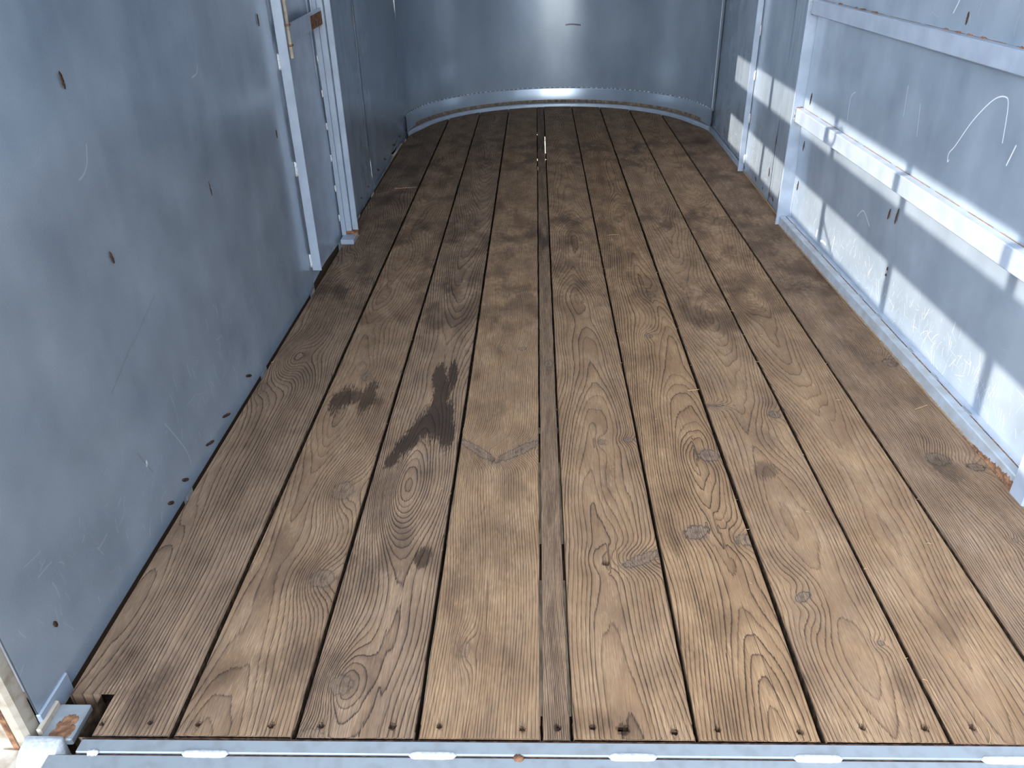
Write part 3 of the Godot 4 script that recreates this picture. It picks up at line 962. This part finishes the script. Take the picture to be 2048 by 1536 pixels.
func door_left() -> void:
	var o := thing("door_1", "narrow grey steel side door with flat edge bar and slide latch", "door", Vector3(XL, 0, -1.745), "structure")
	# local: x into the trailer, z towards the rear
	obj("door_sheet", sheet_mesh(Vector3(-0.004, 0.0, -0.50), Vector3(0, 0, 0.52), Vector3(0, SHEET_TOP, 0), Vector3(1, 0, 0), 14, 24, 0.008, 15, 2.4), mats["grey_paint"], o)
	var a := post(o, "edge_bar", Vector3(0.006, 0.055, -0.003), Vector3(0.036, SHEET_TOP, 0.003), "grey_paint", 0.0012)
	for y in [0.09, 0.40, 0.72, 1.02]:
		obj("weld_bead", mound(0.05, 0.010, 0.008, Vector3(0, 1, 0), Vector3(0, 0, 1), Vector3(1, 0, 0), int(y * 100), 0.2, 2.0), mats["weld_paint"], a, Vector3(0.001, y, 0.002))
	# the jamb: angle leg, channel and flat bar, standing on a small foot
	var zb := -0.455
	var j := post(o, "jamb_angle", Vector3(0.003, 0.012, zb - 0.004), Vector3(0.020, SHEET_TOP, zb), "grey_paint", 0.001)
	for k in 7:
		obj("weld_bead", mound(0.028, 0.008, 0.006, Vector3(0, 1, 0), Vector3(0, 0, 1), Vector3(1, 0, 0), 60 + k, 0.2, 2.0), mats["weld_paint"], j, Vector3(0.0, 0.09 + 0.115 * k, zb + 0.001))
	post(o, "jamb_channel", Vector3(0.019, 0.012, zb - 0.020), Vector3(0.041, SHEET_TOP, zb - 0.008), "grey_paint", 0.001)
	post(o, "jamb_bar", Vector3(0.043, 0.012, zb - 0.030), Vector3(0.064, SHEET_TOP, zb - 0.022), "grey_paint", 0.001)
	post(o, "jamb_back", Vector3(-0.002, 0.0, zb - 0.046), Vector3(0.060, SHEET_TOP, zb - 0.034), "grey_paint", 0.001)
	post(o, "foot_rust", Vector3(0.018, 0.0105, zb - 0.034), Vector3(0.066, 0.034, zb - 0.002), "rust", 0.004)
	var f := start()
	add_box(f, Vector3(0.008, 0.0005, zb - 0.030), Vector3(0.060, 0.021, zb + 0.058), 0.002)
	obj("jamb_foot", done(f), mats["grey_paint"], o)
	# slide latch: a flat bar across the door, a pin at its end
	var l := start()
	add_box(l, Vector3(0.026, -0.026, -0.47), Vector3(0.033, 0.026, -0.030), 0.0012)
	var lb := obj("latch_bar", done(l), mats["grey_paint"], o, Vector3(0, 0.79, 0))
	lb.rotation.x = 0.028
	obj("worn_patch", box_mesh(Vector3(0.0328, -0.025, -0.468), Vector3(0.0336, 0.017, -0.31), 0.0003), mats["rust"], lb)
	var cyl := CylinderMesh.new()
	cyl.top_radius = 0.0065
	cyl.bottom_radius = 0.0065
	cyl.height = 0.26
	cyl.radial_segments = 14
	obj("latch_pin", cyl, mats["beige_primer"], o, Vector3(0.034, 0.855, -0.034))
	for y in [0.762, 0.818]:
		obj("pin_rust", box_mesh(Vector3(0.026, y - 0.004, -0.044), Vector3(0.042, y + 0.002, -0.026), 0.002), mats["rust"], o)

func ties() -> void:
	# a tie ring and a cord end in the slots of the left-hand wall: their thin shadows fall on the right-hand panel
	var st := start()
	var n := 28
	for i in n:
		for j in 8:
			for e in [[0, 0], [1, 0], [1, 1], [0, 0], [1, 1], [0, 1]]:
				var a: float = TAU * (i + e[0]) / n
				var b: float = TAU * (j + e[1]) / 8.0
				var r := 0.034 + 0.0075 * cos(b)
				st.add_vertex(Vector3(0.0075 * sin(b), r * sin(a), r * cos(a)))
	var o := obj("tie_ring", done(st), mats["grey_paint"], self, Vector3(XL - 0.012, 1.527, -1.70))
	tag(o, "round steel tie ring hanging in the upper slot of the slatted wall", "ring")
	var rp := start()
	var pts := [Vector3(0, 1.25, -1.735), Vector3(0, 1.225, -1.71), Vector3(0, 1.195, -1.66), Vector3(0, 1.165, -1.61), Vector3(0, 1.15, -1.585)]
	for i in pts.size() - 1:
		for j in 6:
			var r0 := Vector3(cos(TAU * j / 6.0), 0, sin(TAU * j / 6.0)) * 0.009
			var r1 := Vector3(cos(TAU * (j + 1) / 6.0), 0, sin(TAU * (j + 1) / 6.0)) * 0.009
			quad(rp, pts[i] + r0, pts[i + 1] + r0, pts[i + 1] + r1, pts[i] + r1)
	var q := obj("baling_twine", done(rp), mats["straw"], self, Vector3(XL - 0.010, 0, 0))
	tag(q, "short baling twine slung across the lower slot of the slatted wall", "twine")

func wall_right() -> void:
	var o := thing("wall_right", "grey steel sheet wall with scuffed sun patches beyond the framed panel", "wall", Vector3(0.99, 0, -2.42), "structure")
	o.rotation.y = -0.018
	# local: x out of the trailer, z negative towards the nose
	var im := sheet_picture(760, 540, Vector2(1.62, 1.2), 180, [
		[[Vector2(0.62, 0.50), Vector2(0.66, 0.56)], 4.0, 0.86, 0.6],
	], [[0.9, 0.14, 0.7, 0.12, 330, 0.95, 0.8], [1.35, 0.15, 0.35, 0.14, 150, 0.95, 0.7], [0.3, 0.14, 0.5, 0.14, 60, 0.85, 0.4], [0.9, 0.45, 1.2, 0.5, 50, 0.82, 0.25]])
	var m := sheet_material("right_front_sheet_paint", im)
	obj("sheet", sheet_mesh(Vector3(0, -0.04, -1.60), Vector3(0, 0, 1.398), Vector3(0, SHEET_TOP + 0.04, 0), Vector3(-1, 0, 0), 34, 28, 0.003, 17), m, o)
	obj("sheet", sheet_mesh(Vector3(0.001, -0.04, -0.197), Vector3(0, 0, 0.22), Vector3(0, SHEET_TOP + 0.04, 0), Vector3(-1, 0, 0), 6, 28, 0.003, 18), m, o)
	post(o, "seam_strip", Vector3(0.014, -0.04, -0.25), Vector3(0.018, SHEET_TOP, -0.15), "grey_paint", 0.0005)
	var bar := post(o, "seam_bar", Vector3(-0.028, 0.0, -0.694), Vector3(-0.003, SHEET_TOP, -0.688), "grey_paint", 0.001)
	for k in 6:
		obj("weld_bead", mound(0.045, 0.009, 0.006, Vector3(0, 1, 0), Vector3(0, 0, 1), Vector3(-1, 0, 0), 160 + k, 0.2, 2.0), mats["weld_paint"], bar, Vector3(-0.002, 0.06 + 0.19 * k, -0.686))
	post(o, "floor_lip", Vector3(-0.012, -0.03, -1.60), Vector3(-0.004, 0.024, -0.695), "grey_paint", 0.001)
	var nb := post(o, "nose_seam", Vector3(-0.008, 0.0, -1.606), Vector3(0.002, SHEET_TOP, -1.598), "weld_paint", 0.002)
	var spots := [[-0.668, 0.024, 0.02, 0.8], [-0.436, 0.033, 0.03, 0.9], [-0.296, 0.03, 0.016, 0.3], [-0.17, 0.038, 0.03, 1.0], [-0.12, 0.037, 0.035, 1.1], [-0.19, 0.26, 0.045, 0.1], [-0.23, 0.12, 0.04, 0.1]]
	for i in spots.size():
		var s: Array = spots[i]
		var al := Vector3(0, cos(s[3]), -sin(s[3]))
		obj("rust_slit", mound(s[2], 0.008, 0.0015, al, Vector3(0, -al.z, al.y), Vector3(-1, 0, 0), 400 + i, 0.3), mats["dark_rust"], o, Vector3(-0.0015, s[1], s[0]))
	post(o, "foot_grime", Vector3(-0.0035, -0.01, -0.68), Vector3(-0.0025, 0.007, -0.02), "foot_dirt", 0.0002)
	post(o, "upper_sheet", Vector3(0.0, SHEET_TOP, -1.6), Vector3(0.003, ROOF, 0.09), "grey_paint", 0.0005)
	post(o, "side_channel", Vector3(0.004, -0.15, -1.6), Vector3(0.05, -0.041, 0.1), "joist_wood")

func seam(parent: Node, x: float, y: float, z0: float, z1: float, seed_: int, wide: float) -> void:
	# the rusty open joint along a rail, in lengths between stitch welds
	var rng := RandomNumberGenerator.new()
	rng.seed = seed_
	var z := z0 + 0.025
	var k := 0
	while z < z1 - 0.05:
		var len := minf(rng.randf_range(0.10, 0.22), z1 - 0.01 - z)
		post(parent, "rust_seam", Vector3(x - wide * 0.5, y - 0.004, z), Vector3(x + wide * 0.5, y + 0.0006, z + len), "rust", 0.0004)
		z += len + rng.randf_range(0.03, 0.05)
		k += 1

func rail(parent: Node, y0: float, y1: float, z0: float, z1: float, back: float, seed_: int) -> void:
	# a square tube along the panel
	var r := post(parent, "rail", Vector3(-0.045, y0, z0), Vector3(back, y1, z1), "grey_paint", 0.0025)
	seam(r, back - 0.001, y1, z0, z1, seed_, 0.0022)
	var e := obj("end_weld", mound(y1 - y0 + 0.006, 0.008, 0.004, Vector3(0, 1, 0), Vector3(1, 0, 0), Vector3(0, 0, -1), seed_ + 50, 0.3, 2.0), mats["weld_paint"], r, Vector3(-0.044, (y0 + y1) * 0.5, z0 + 0.003))
	e.rotation.y = 0.5

func bottom_rail(parent: Node, y0: float, y1: float, z0: float, z1: float, seed_: int) -> void:
	# tube and backing angle side by side; the open joint between them shows on top
	var r := post(parent, "rail", Vector3(-0.045, y0, z0), Vector3(-0.0215, y1, z1), "soiled_paint", 0.0025)
	post(r, "backing_angle", Vector3(-0.0185, y0, z0), Vector3(0.0, y1 - 0.0005, z1), "grey_paint", 0.0012)
	seam(r, -0.020, y1 - 0.0022, z0, z1, seed_, 0.0034)
	post(r, "joint_fill", Vector3(-0.0216, y0, z0), Vector3(-0.0184, y1 - 0.0035, z1), "dark_rust", 0.0002)
	var rng := RandomNumberGenerator.new()
	rng.seed = seed_ + 5
	var z := z0 + 0.11
	var k := 0
	while z < z1 - 0.05:
		obj("weld_bead", mound(rng.randf_range(0.03, 0.045), 0.010, 0.0022, Vector3(0, 0, 1), Vector3(1, 0, 0), Vector3(0, 1, 0), seed_ + k, 0.3, 2.0), mats["worn_paint"], r, Vector3(-0.020, y1 - 0.0012, z))
		z += rng.randf_range(0.14, 0.24)
		k += 1
	# dirt and rust caught where the tube meets the planks
	z = z0
	while z < z1 - 0.02:
		var len := rng.randf_range(0.03, 0.09)
		obj("foot_dirt", mound(len, 0.006, 0.0012, Vector3(0, 0, 1), Vector3(0, 1, 0), Vector3(-1, 0, 0), seed_ + 100 + k, 0.5, 2.0), mats["foot_dirt"], r, Vector3(-0.045, rng.randf_range(0.0015, 0.004), z + len * 0.5))
		z += len * 0.9
		k += 1

func door_right() -> void:
	var o := thing("door_2", "framed grey steel side panel with three square tube rails", "door", Vector3(1.005, 0, -2.314), "structure")
	o.rotation.y = 0.02
	# local: x = 0 is the sheet, negative x into the trailer, z runs rearwards
	var zf := func(z: float) -> float: return z + 2.314
	var st: Array = [
		[[Vector2(1.088, 0.536), Vector2(1.083, 0.53), Vector2(1.080, 0.55), Vector2(1.10, 0.573), Vector2(1.147, 0.641), Vector2(1.204, 0.696), Vector2(1.246, 0.712), Vector2(1.268, 0.698), Vector2(1.286, 0.622)], 3.0, 0.92, 0.9],
		[[Vector2(1.337, 0.629), Vector2(1.323, 0.583)], 4.0, 0.92, 0.8],
		[[Vector2(0.421, 0.492), Vector2(0.415, 0.56), Vector2(0.445, 0.584)], 2.5, 0.88, 0.6],
		[[Vector2(0.55, 0.93), Vector2(0.75, 0.90), Vector2(0.83, 0.93)], 4.0, 0.88, 0.6],
		[[Vector2(0.86, 0.92), Vector2(0.93, 0.96), Vector2(0.96, 0.90), Vector2(0.94, 0.85)], 4.0, 0.88, 0.6],
		[[Vector2(0.80, 0.58), Vector2(0.79, 0.66)], 2.5, 0.86, 0.5],
		[[Vector2(0.90, 0.55), Vector2(0.88, 0.63)], 2.5, 0.86, 0.5],
		[[Vector2(0.62, 0.24), Vector2(0.66, 0.27), Vector2(0.72, 0.24)], 4.0, 0.84, 0.35],
		[[Vector2(0.35, 0.06), Vector2(0.37, 0.066), Vector2(0.40, 0.065)], 7.0, 0.98, 1.0],
		[[Vector2(0.30, 0.06), Vector2(0.305, 0.085)], 7.0, 0.98, 0.8],
		[[Vector2(0.46, 0.05), Vector2(0.47, 0.12)], 3.0, 0.95, 0.7],
	]
	var im := sheet_picture(2048, 1400, Vector2(1.72, SHEET_TOP), 220, st, [[0.9, 0.09, 1.0, 0.06, 260, 0.97, 0.75], [1.3, 0.10, 0.5, 0.06, 130, 0.97, 0.75], [0.5, 0.10, 0.5, 0.07, 60, 0.95, 0.5], [0.85, 0.22, 1.2, 0.2, 70, 0.92, 0.3], [0.9, 0.92, 1.0, 0.12, 110, 0.92, 0.35], [0.85, 0.6, 1.4, 0.3, 70, 0.88, 0.3]])
	# the sheet leans in a little from its foot to the middle rail, where it is lapped
	var m_low := sheet_material("right_panel_low_paint", im.get_region(Rect2i(0, int(1400 * (1.0 - 0.43 / SHEET_TOP)), 2048, int(1400 * 0.43 / SHEET_TOP))))
	var m_up := sheet_material("right_panel_up_paint", im.get_region(Rect2i(0, 0, 2048, int(1400 * (1.0 - 0.43 / SHEET_TOP)))))
	obj("sheet", sheet_mesh(Vector3(0, 0.0, 0.0), Vector3(0, 0, 1.72), Vector3(-0.016, 0.43, 0), Vector3(-1, 0, 0), 40, 12, 0.002, 25), m_low, o)
	obj("sheet", sheet_mesh(Vector3(-0.017, 0.43, 0.0), Vector3(0, 0, 1.72), Vector3(0, SHEET_TOP - 0.43, 0), Vector3(-1, 0, 0), 40, 20, 0.002, 25), m_up, o)
	post(o, "frame_post", Vector3(-0.055, 0.0, -0.012), Vector3(0.0, SHEET_TOP, -0.004), "grey_paint", 0.0015)
	post(o, "frame_angle", Vector3(-0.006, 0.036, -0.004), Vector3(-0.001, SHEET_TOP, 0.004), "grey_paint", 0.001)
	post(o, "frame_post", Vector3(-0.050, -0.012, 1.715), Vector3(0.004, SHEET_TOP, 1.765), "grey_paint", 0.003)
	bottom_rail(o, -0.006, 0.037, 0.0, 1.715, 700)
	rail(o, 0.40, 0.45, 0.0, 1.715, -0.018, 720)
	rail(o, 0.766, 0.812, 0.0, 1.715, -0.018, 740)
	var corner := [[0.0, 0.03], [0.40, 0.006], [0.45, 0.004], [0.766, 0.006]]
	for c in corner:
		obj("corner_rust", mound(0.035, 0.006, 0.003, Vector3(1, 0, 0), Vector3(0, 1, 0), Vector3(0, 0, 1), int(c[0] * 1000), 0.4), mats["rust"], o, Vector3(-0.025, c[0], -0.003))
	var rng := RandomNumberGenerator.new()
	rng.seed = 404
	for k in 16:
		var len := rng.randf_range(0.012, 0.05)
		obj("rust_crumb", mound(len, 0.005, 0.003, Vector3(0, 0, 1), Vector3(1, 0, 0), Vector3(0, 1, 0), 500 + k, 0.5), mats["rust"], o, Vector3(-0.021 + rng.randf_range(-0.004, 0.002), 0.812, rng.randf_range(0.1, 1.6)))
	# rust bitten along the foot of the bottom tube, at its rear end
	for k in 7:
		obj("rust_patch", mound(rng.randf_range(0.03, 0.08), 0.008 + 0.0035 * k, 0.0012, Vector3(0, 0, 1), Vector3(0, 1, 0), Vector3(-1, 0, 0), 560 + k, 0.5), mats["rust"], o, Vector3(-0.045, 0.001 + 0.001 * k, 1.54 + 0.026 * k))
	var spots := [[-2.25, 0.492, 0.045, 0.1], [-2.258, 0.323, 0.04, 0.1], [-1.476, 0.316, 0.035, 0.15], [-1.427, 0.326, 0.05, 0.12], [-1.423, 0.17, 0.012, 0.2], [-1.425, 0.15, 0.010, 0.9], [-2.271, 0.17, 0.04, 0.1], [-1.30, 0.845, 0.03, 0.05]]
	for i in spots.size():
		var s: Array = spots[i]
		var al := Vector3(0, cos(s[3]), sin(s[3]))
		obj("rust_slit", mound(s[2], 0.0075, 0.0015, al, Vector3(0, -al.z, al.y), Vector3(-1, 0, 0), 800 + i, 0.3), mats["dark_rust"], o, Vector3(-0.0015 - 0.017 * clampf(s[1] / 0.43, 0.0, 1.0), s[1], zf.call(s[0])))
	side_upper(o, 0.0, 1.0, 0.0, 1.765, [0.55, 1.15])
	post(o, "rear_sheet", Vector3(0.0, -0.04, 1.765), Vector3(0.003, ROOF, 2.30), "grey_paint", 0.0005)
	post(o, "rear_corner_post", Vector3(-0.03, -0.05, 2.27), Vector3(0.02, ROOF, 2.32))
	post(o, "side_channel", Vector3(0.004, -0.15, -0.02), Vector3(0.05, -0.041, 2.3), "joist_wood")

func sweep(off0: Array, steps: int, hug := false) -> ArrayMesh:
	# profile points [off, y] swept round the nose
	var st := start()
	var np := off0.size()
	for i in steps + 1:
		var t := PI * i / steps
		for p in off0:
			st.set_uv(Vector2(float(i) / steps, 1.0 - p[1] / ROOF))
			st.add_vertex(nose(t, p[0] * (clampf(0.25 + sin(t) * 3.0, 0.0, 1.0) if hug else 1.0), p[1]))
	for i in steps:
		for j in np - 1:
			var k := i * np + j
			for e in [k, k + np, k + np + 1, k, k + np + 1, k + 1]:
				st.add_index(e)
	st.generate_normals()
	return st.commit()

func wall_front() -> void:
	var o := thing("wall_front", "rounded grey steel nose wall with a welded kick plate", "wall", Vector3.ZERO, "structure")
	var im := sheet_picture(1400, 640, Vector2(2.9, ROOF), 260, [
		[[Vector2(1.52, 0.50), Vector2(1.56, 0.503), Vector2(1.62, 0.498)], 5.0, 0.15, 1.0],
		[[Vector2(2.78, 0.30), Vector2(2.785, 0.2)], 6.0, 0.85, 0.8],
	], [[1.45, 0.35, 0.5, 0.3, 60, 0.45, 0.35], [1.45, 0.8, 1.4, 0.8, 50, 0.75, 0.2]])
	var m := sheet_material("nose_sheet_paint", im)
	var prof := []
	for k in 24:
		prof.append([0.0, -0.04 + (ROOF + 0.04) * k / 23.0])
	obj("sheet", sweep(prof, 64), m, o)
	obj("kick_plate", sweep([[0.012, 0.018], [0.010, 0.108], [0.008, 0.115], [0.001, 0.1155]], 64), m, o)
	obj("floor_ring", sweep([[0.075, -0.042], [-0.03, -0.042], [-0.03, 0.0]], 64), mats["joist_wood"], o)
	obj("floor_lip", sweep([[0.050, -0.03], [0.051, 0.010], [0.050, 0.017], [0.046, 0.0215], [0.040, 0.0225], [0.030, 0.0215]], 96, true), mats["grey_paint"], o)
	obj("ledge", sweep([[0.034, 0.0205], [0.0135, 0.0225], [0.0128, 0.036], [0.011, 0.040]], 96, true), mats["ledge_dirt"], o)
	# stitch welds along the top of the kick plate and rusty gaps along its foot
	var st := start()
	var rng := RandomNumberGenerator.new()
	rng.seed = 61
	var t := 0.06
	while t < PI - 0.05:
		var l := rng.randf_range(0.008, 0.02)
		var a := nose(t, 0.010, 0.116)
		var b := nose(t + l, 0.010, 0.116)
		add_box(st, Vector3(minf(a.x, b.x), 0.1135, minf(a.z, b.z)), Vector3(maxf(a.x, b.x), 0.1185, maxf(a.z, b.z)) + Vector3(0.002, 0, 0.003), 0.001)
		t += l + rng.randf_range(0.02, 0.035)
	var sw := obj("stitch_welds", done(st), mats["weld_paint"], o)
	sw.set_meta("kind", "stuff")
	var sr := start()
	t = 0.1
	while t < PI - 0.1:
		var l := rng.randf_range(0.03, 0.10)
		for q in 4:
			var a := nose(t + l * q / 4.0, 0.0115, 0.03)
			var b := nose(t + l * (q + 1) / 4.0, 0.0115, 0.03)
			var w := Vector3(0, rng.randf_range(0.002, 0.005), 0)
			quad(sr, a - w, b - w, b + w, a + w)
		t += l + rng.randf_range(0.06, 0.2)
	var gr := obj("foot_rust", done(sr), mats["dark_rust"], o)
	gr.set_meta("kind", "stuff")

func build_ceiling() -> void:
	var o := thing("ceiling", "grey steel roof over the trailer", "ceiling", Vector3.ZERO, "structure")
	var st := start()
	add_box(st, Vector3(XL - 0.06, ROOF, -4.9), Vector3(1.09, ROOF + 0.01, 0.02), 0.002)
	obj("roof_sheet", done(st), mats["grey_paint"], o)
	for k in 8:
		var z := -0.1 - k * 0.55
		obj("roof_bow", box_mesh(Vector3(XL, ROOF - 0.035, z - 0.02), Vector3(1.0, ROOF, z + 0.02), 0.002), mats["grey_paint"], o)

# ---------------------------------------------------------------- rear threshold and corner
func threshold() -> void:
	var o := thing("trim_1", "grey steel threshold rail with stitch welds at the rear of the planks", "threshold", Vector3(0, 0, 0), "structure")
	o.rotation.y = 0.002
	var a := post(o, "angle_flange", Vector3(-0.70, -0.05, 0.0035), Vector3(1.02, 0.0005, 0.0262), "worn_paint", 0.0018)
	post(a, "rust_line", Vector3(-0.70, -0.03, 0.0015), Vector3(1.02, -0.0008, 0.0040), "dark_rust", 0.0003)
	post(o, "bumper_tube", Vector3(-0.74, -0.075, 0.0278), Vector3(1.05, -0.0005, 0.10), "worn_paint", 0.0030)
	post(o, "joint_rust", Vector3(-0.70, -0.03, 0.0258), Vector3(1.02, -0.0030, 0.0282), "dark_rust", 0.0002)
	var k := 0
	for x in [-0.502, -0.162, 0.132, 0.400, 0.668, 0.93]:
		obj("weld_bead", mound(0.072, 0.0125, 0.0045, Vector3(1, 0, 0), Vector3(0, 0, -1), Vector3(0, 1, 0), 900 + k, 0.05, 4.0), mats["weld_paint"], o, Vector3(x, -0.0005, 0.0268))
		k += 1
	obj("weld_bead", mound(0.018, 0.010, 0.004, Vector3(1, 0, 0), Vector3(0, 0, -1), Vector3(0, 1, 0), 950, 0.2, 2.0), mats["weld_paint"], o, Vector3(-0.672, -0.0005, 0.0268))
	obj("weld_bead", mound(0.016, 0.012, 0.003, Vector3(1, 0, 0), Vector3(0, 0, -1), Vector3(0, 1, 0), 951, 0.3, 1.0), mats["rust"], o, Vector3(-0.035, -0.0005, 0.030))

func corner() -> void:
	var o := thing("trim_2", "rust-seamed steel corner post with a hinge block beside the wooden floor", "corner post", Vector3(XL, 0, 0), "structure")
	# square corner post, its seams rusty
	post(o, "corner_tube", Vector3(-0.062, -0.06, -0.028), Vector3(-0.008, ROOF, 0.006), "beige_primer", 0.006)
	post(o, "seam_rust", Vector3(-0.010, -0.02, -0.034), Vector3(-0.004, ROOF, -0.027), "rust", 0.002)
	post(o, "seam_rust", Vector3(-0.038, -0.05, 0.0045), Vector3(-0.028, ROOF, 0.0075), "rust", 0.001)
	post(o, "sheet_flange", Vector3(-0.004, -0.02, -0.10), Vector3(0.0035, 0.022, -0.018), "grey_paint", 0.002)
	post(o, "weld_edge", Vector3(0.0, -0.01, -0.058), Vector3(0.008, 0.008, -0.003), "beige_primer", 0.002)
	post(o, "gusset_plate", Vector3(0.006, -0.018, -0.060), Vector3(0.056, -0.004, 0.004), "worn_paint", 0.002)
	for k in 4:
		obj("gusset_rust", mound(0.036 - 0.003 * k, 0.018, 0.0012, Vector3(1, 0, 0), Vector3(0, 0, -1), Vector3(0, 1, 0), 620 + k, 0.4, 1.5), mats["rust"], o, Vector3(0.034 + 0.003 * (k % 2), -0.0042, -0.006 - 0.008 * k))
	# rounded hinge block
	var st := start()
	var prof := []
	for k in 9:
		var a := PI * 0.5 * k / 8.0
		prof.append(Vector2(0.012 + 0.038 * sin(a), -0.030 + 0.034 * cos(a)))
	prof.append(Vector2(0.050, -0.12))
	prof.append(Vector2(0.004, -0.12))
	prof.append(Vector2(0.004, 0.004))
	for k in prof.size():
		var p: Vector2 = prof[k]
		var q: Vector2 = prof[(k + 1) % prof.size()]
		quad(st, Vector3(-0.010, p.y, p.x), Vector3(-0.010, q.y, q.x), Vector3(0.046, q.y, q.x), Vector3(0.046, p.y, p.x))
		for x in [-0.010, 0.046]:
			for v in [Vector3(x, p.y, p.x), Vector3(x, q.y, q.x), Vector3(x, -0.06, 0.02)]:
				st.add_vertex(v)
	obj("hinge_block", done(st), mats["weld_paint"], o)
	post(o, "base_plate", Vector3(-0.14, -0.075, 0.008), Vector3(-0.012, -0.02, 0.12), "beige_primer", 0.004)

func gate() -> void:
	# swung right open on its hinges at the corner post, it keeps the sun off the threshold
	var o := thing("rear_gate", "open rear gate of grey steel sheet with slats, swung out beside the corner post", "gate", Vector3(-0.840, 0, 0.022))
	o.rotation.y = -0.55
	for z in [0.0, 0.56, 1.12, 1.68]:
		post(o, "gate_post", Vector3(-0.036, 0.02, z - 0.017), Vector3(-0.004, ROOF, z + 0.017))
	post(o, "gate_sheet", Vector3(-0.003, 0.02, 0.0), Vector3(0.0, SHEET_TOP, 1.68), "grey_paint", 0.0005)
	post(o, "slat", Vector3(-0.003, SLAT_A, 0.0), Vector3(0.0, SLAT_B, 1.68), "grey_paint", 0.0005)
	post(o, "header_sheet", Vector3(-0.003, SLOT_TOP, 0.0), Vector3(0.0, ROOF - 0.02, 1.68), "grey_paint", 0.0005)
	post(o, "bottom_rail", Vector3(-0.036, 0.02, 0.0), Vector3(-0.004, 0.06, 1.68))
	for y in [0.2, 1.0, 1.9]:
		var c := CylinderMesh.new()
		c.top_radius = 0.014
		c.bottom_radius = 0.014
		c.height = 0.12
		obj("hinge", c, mats["grey_paint"], o, Vector3(-0.02, y, -0.033))

# ---------------------------------------------------------------- small things and outdoors
func straw_mesh(len: float, bend: float) -> ArrayMesh:
	var st := start()
	var n := 5
	for i in n:
		var a := float(i) / n
		var b := float(i + 1) / n
		var p := Vector3(len * (a - 0.5), 0.0012 + bend * a * (1 - a), 0.0025 * sin(a * 3.0))
		var q := Vector3(len * (b - 0.5), 0.0012 + bend * b * (1 - b), 0.0025 * sin(b * 3.0))
		for e in 3:
			var r0 := Vector3(0, cos(TAU * e / 3.0), sin(TAU * e / 3.0)) * 0.0008
			var r1 := Vector3(0, cos(TAU * (e + 1) / 3.0), sin(TAU * (e + 1) / 3.0)) * 0.0008
			quad(st, p + r0, q + r0, q + r1, p + r1)
	return done(st)

func litter() -> void:
	var rng := RandomNumberGenerator.new()
	rng.seed = 77
	var kinds := [straw_mesh(0.030, 0.004), straw_mesh(0.045, 0.010), straw_mesh(0.013, 0.001)]
	var mm := MultiMesh.new()
	mm.transform_format = MultiMesh.TRANSFORM_3D
	mm.mesh = kinds[2]
	mm.instance_count = 110
	for i in 110:
		var sp: Dictionary = specs[rng.randi_range(0, 9)]
		var edge := rng.randf() < 0.65
		var x: float = (sp.x1 if edge else lerpf(sp.x0, sp.x1, rng.randf())) + rng.randfn() * 0.004
		var b := Basis(Vector3.UP, rng.randf() * TAU).scaled(Vector3.ONE * rng.randf_range(0.3, 0.8))
		mm.set_instance_transform(i, Transform3D(b, Vector3(clampf(x, -0.75, 0.95), 0.001, -rng.randf_range(0.1, 3.8))))
	var o := MultiMeshInstance3D.new()
	o.name = "straw_chaff"
	o.multimesh = mm
	o.material_override = mats["straw"]
	tag(o, "fine bits of straw chaff scattered along the plank joints", "straw", "stuff")
	add_child(o)
	# the straws that can be told apart: [x, z, turn, kind, label]
	var st := [[0.40, -1.02, 0.2, 0, "pale straw stalk lying across the joint beside the torn plank edge"],
		[0.293, -2.21, 0.1, 1, "long pale straw stalk lying flat in the middle of the dim planks"],
		[0.66, -0.012, 1.2, 0, "short straw stalk standing against the rear threshold rail"],
		[-0.757, -1.19, 1.3, 2, "white straw fleck caught between the left wall and the floor"],
		[0.945, -0.93, 0.5, 1, "thin curved straw stalk against the foot of the framed panel"]]
	for s in st:
		var e := obj("straw_stalk", kinds[s[3]], mats["straw"], self, Vector3(s[0], 0.0015, s[1]))
		e.name = numbered("straw_stalk")
		e.rotation.y = s[2]
		tag(e, s[4], "straw")

func outdoors() -> void:
	var o := thing("ground", "pale sunlit gravel ground under the trailer", "ground", Vector3(0, -0.42, 0), "structure")
	obj("gravel", box_mesh(Vector3(-40, -0.3, -40), Vector3(40, 0, 40), 0.01), mats["ground_gravel"], o)

func sky_blocker() -> void:
	# unseen blocker added alongside: hides the low sky so the left-hand wall comes out dimmer
	var o := thing("added_sky_blocker", "unseen dark board screen added alongside the trailer to dim its left wall", "sky_blocker", Vector3(3.4, -0.42, -1.0))
	var m := plain("blocker_board", Color(0.22, 0.21, 0.20), 0.9, 0.0, 0.2)
	mats["blocker_board"] = m
	for k in 60:
		var z := -9.0 + k * 0.3
		post(o, "board", Vector3(0.0, 0.0, z + 0.004), Vector3(0.03 + 0.006 * (k % 3), 3.5, z + 0.296), "blocker_board", 0.004)
	post(o, "blocker_body", Vector3(0.06, 0.0, -9.0), Vector3(3.0, 3.45, 9.0), "blocker_board")
	post(o, "blocker_top", Vector3(-0.3, 3.5, -9.2), Vector3(3.2, 3.6, 9.2), "blocker_board")

func _ready() -> void:
	setup_view()
	setup_materials()
	build_floor()
	wall_left()
	door_left()
	ties()
	wall_right()
	door_right()
	wall_front()
	build_ceiling()
	threshold()
	corner()
	gate()
	litter()
	outdoors()
	sky_blocker()
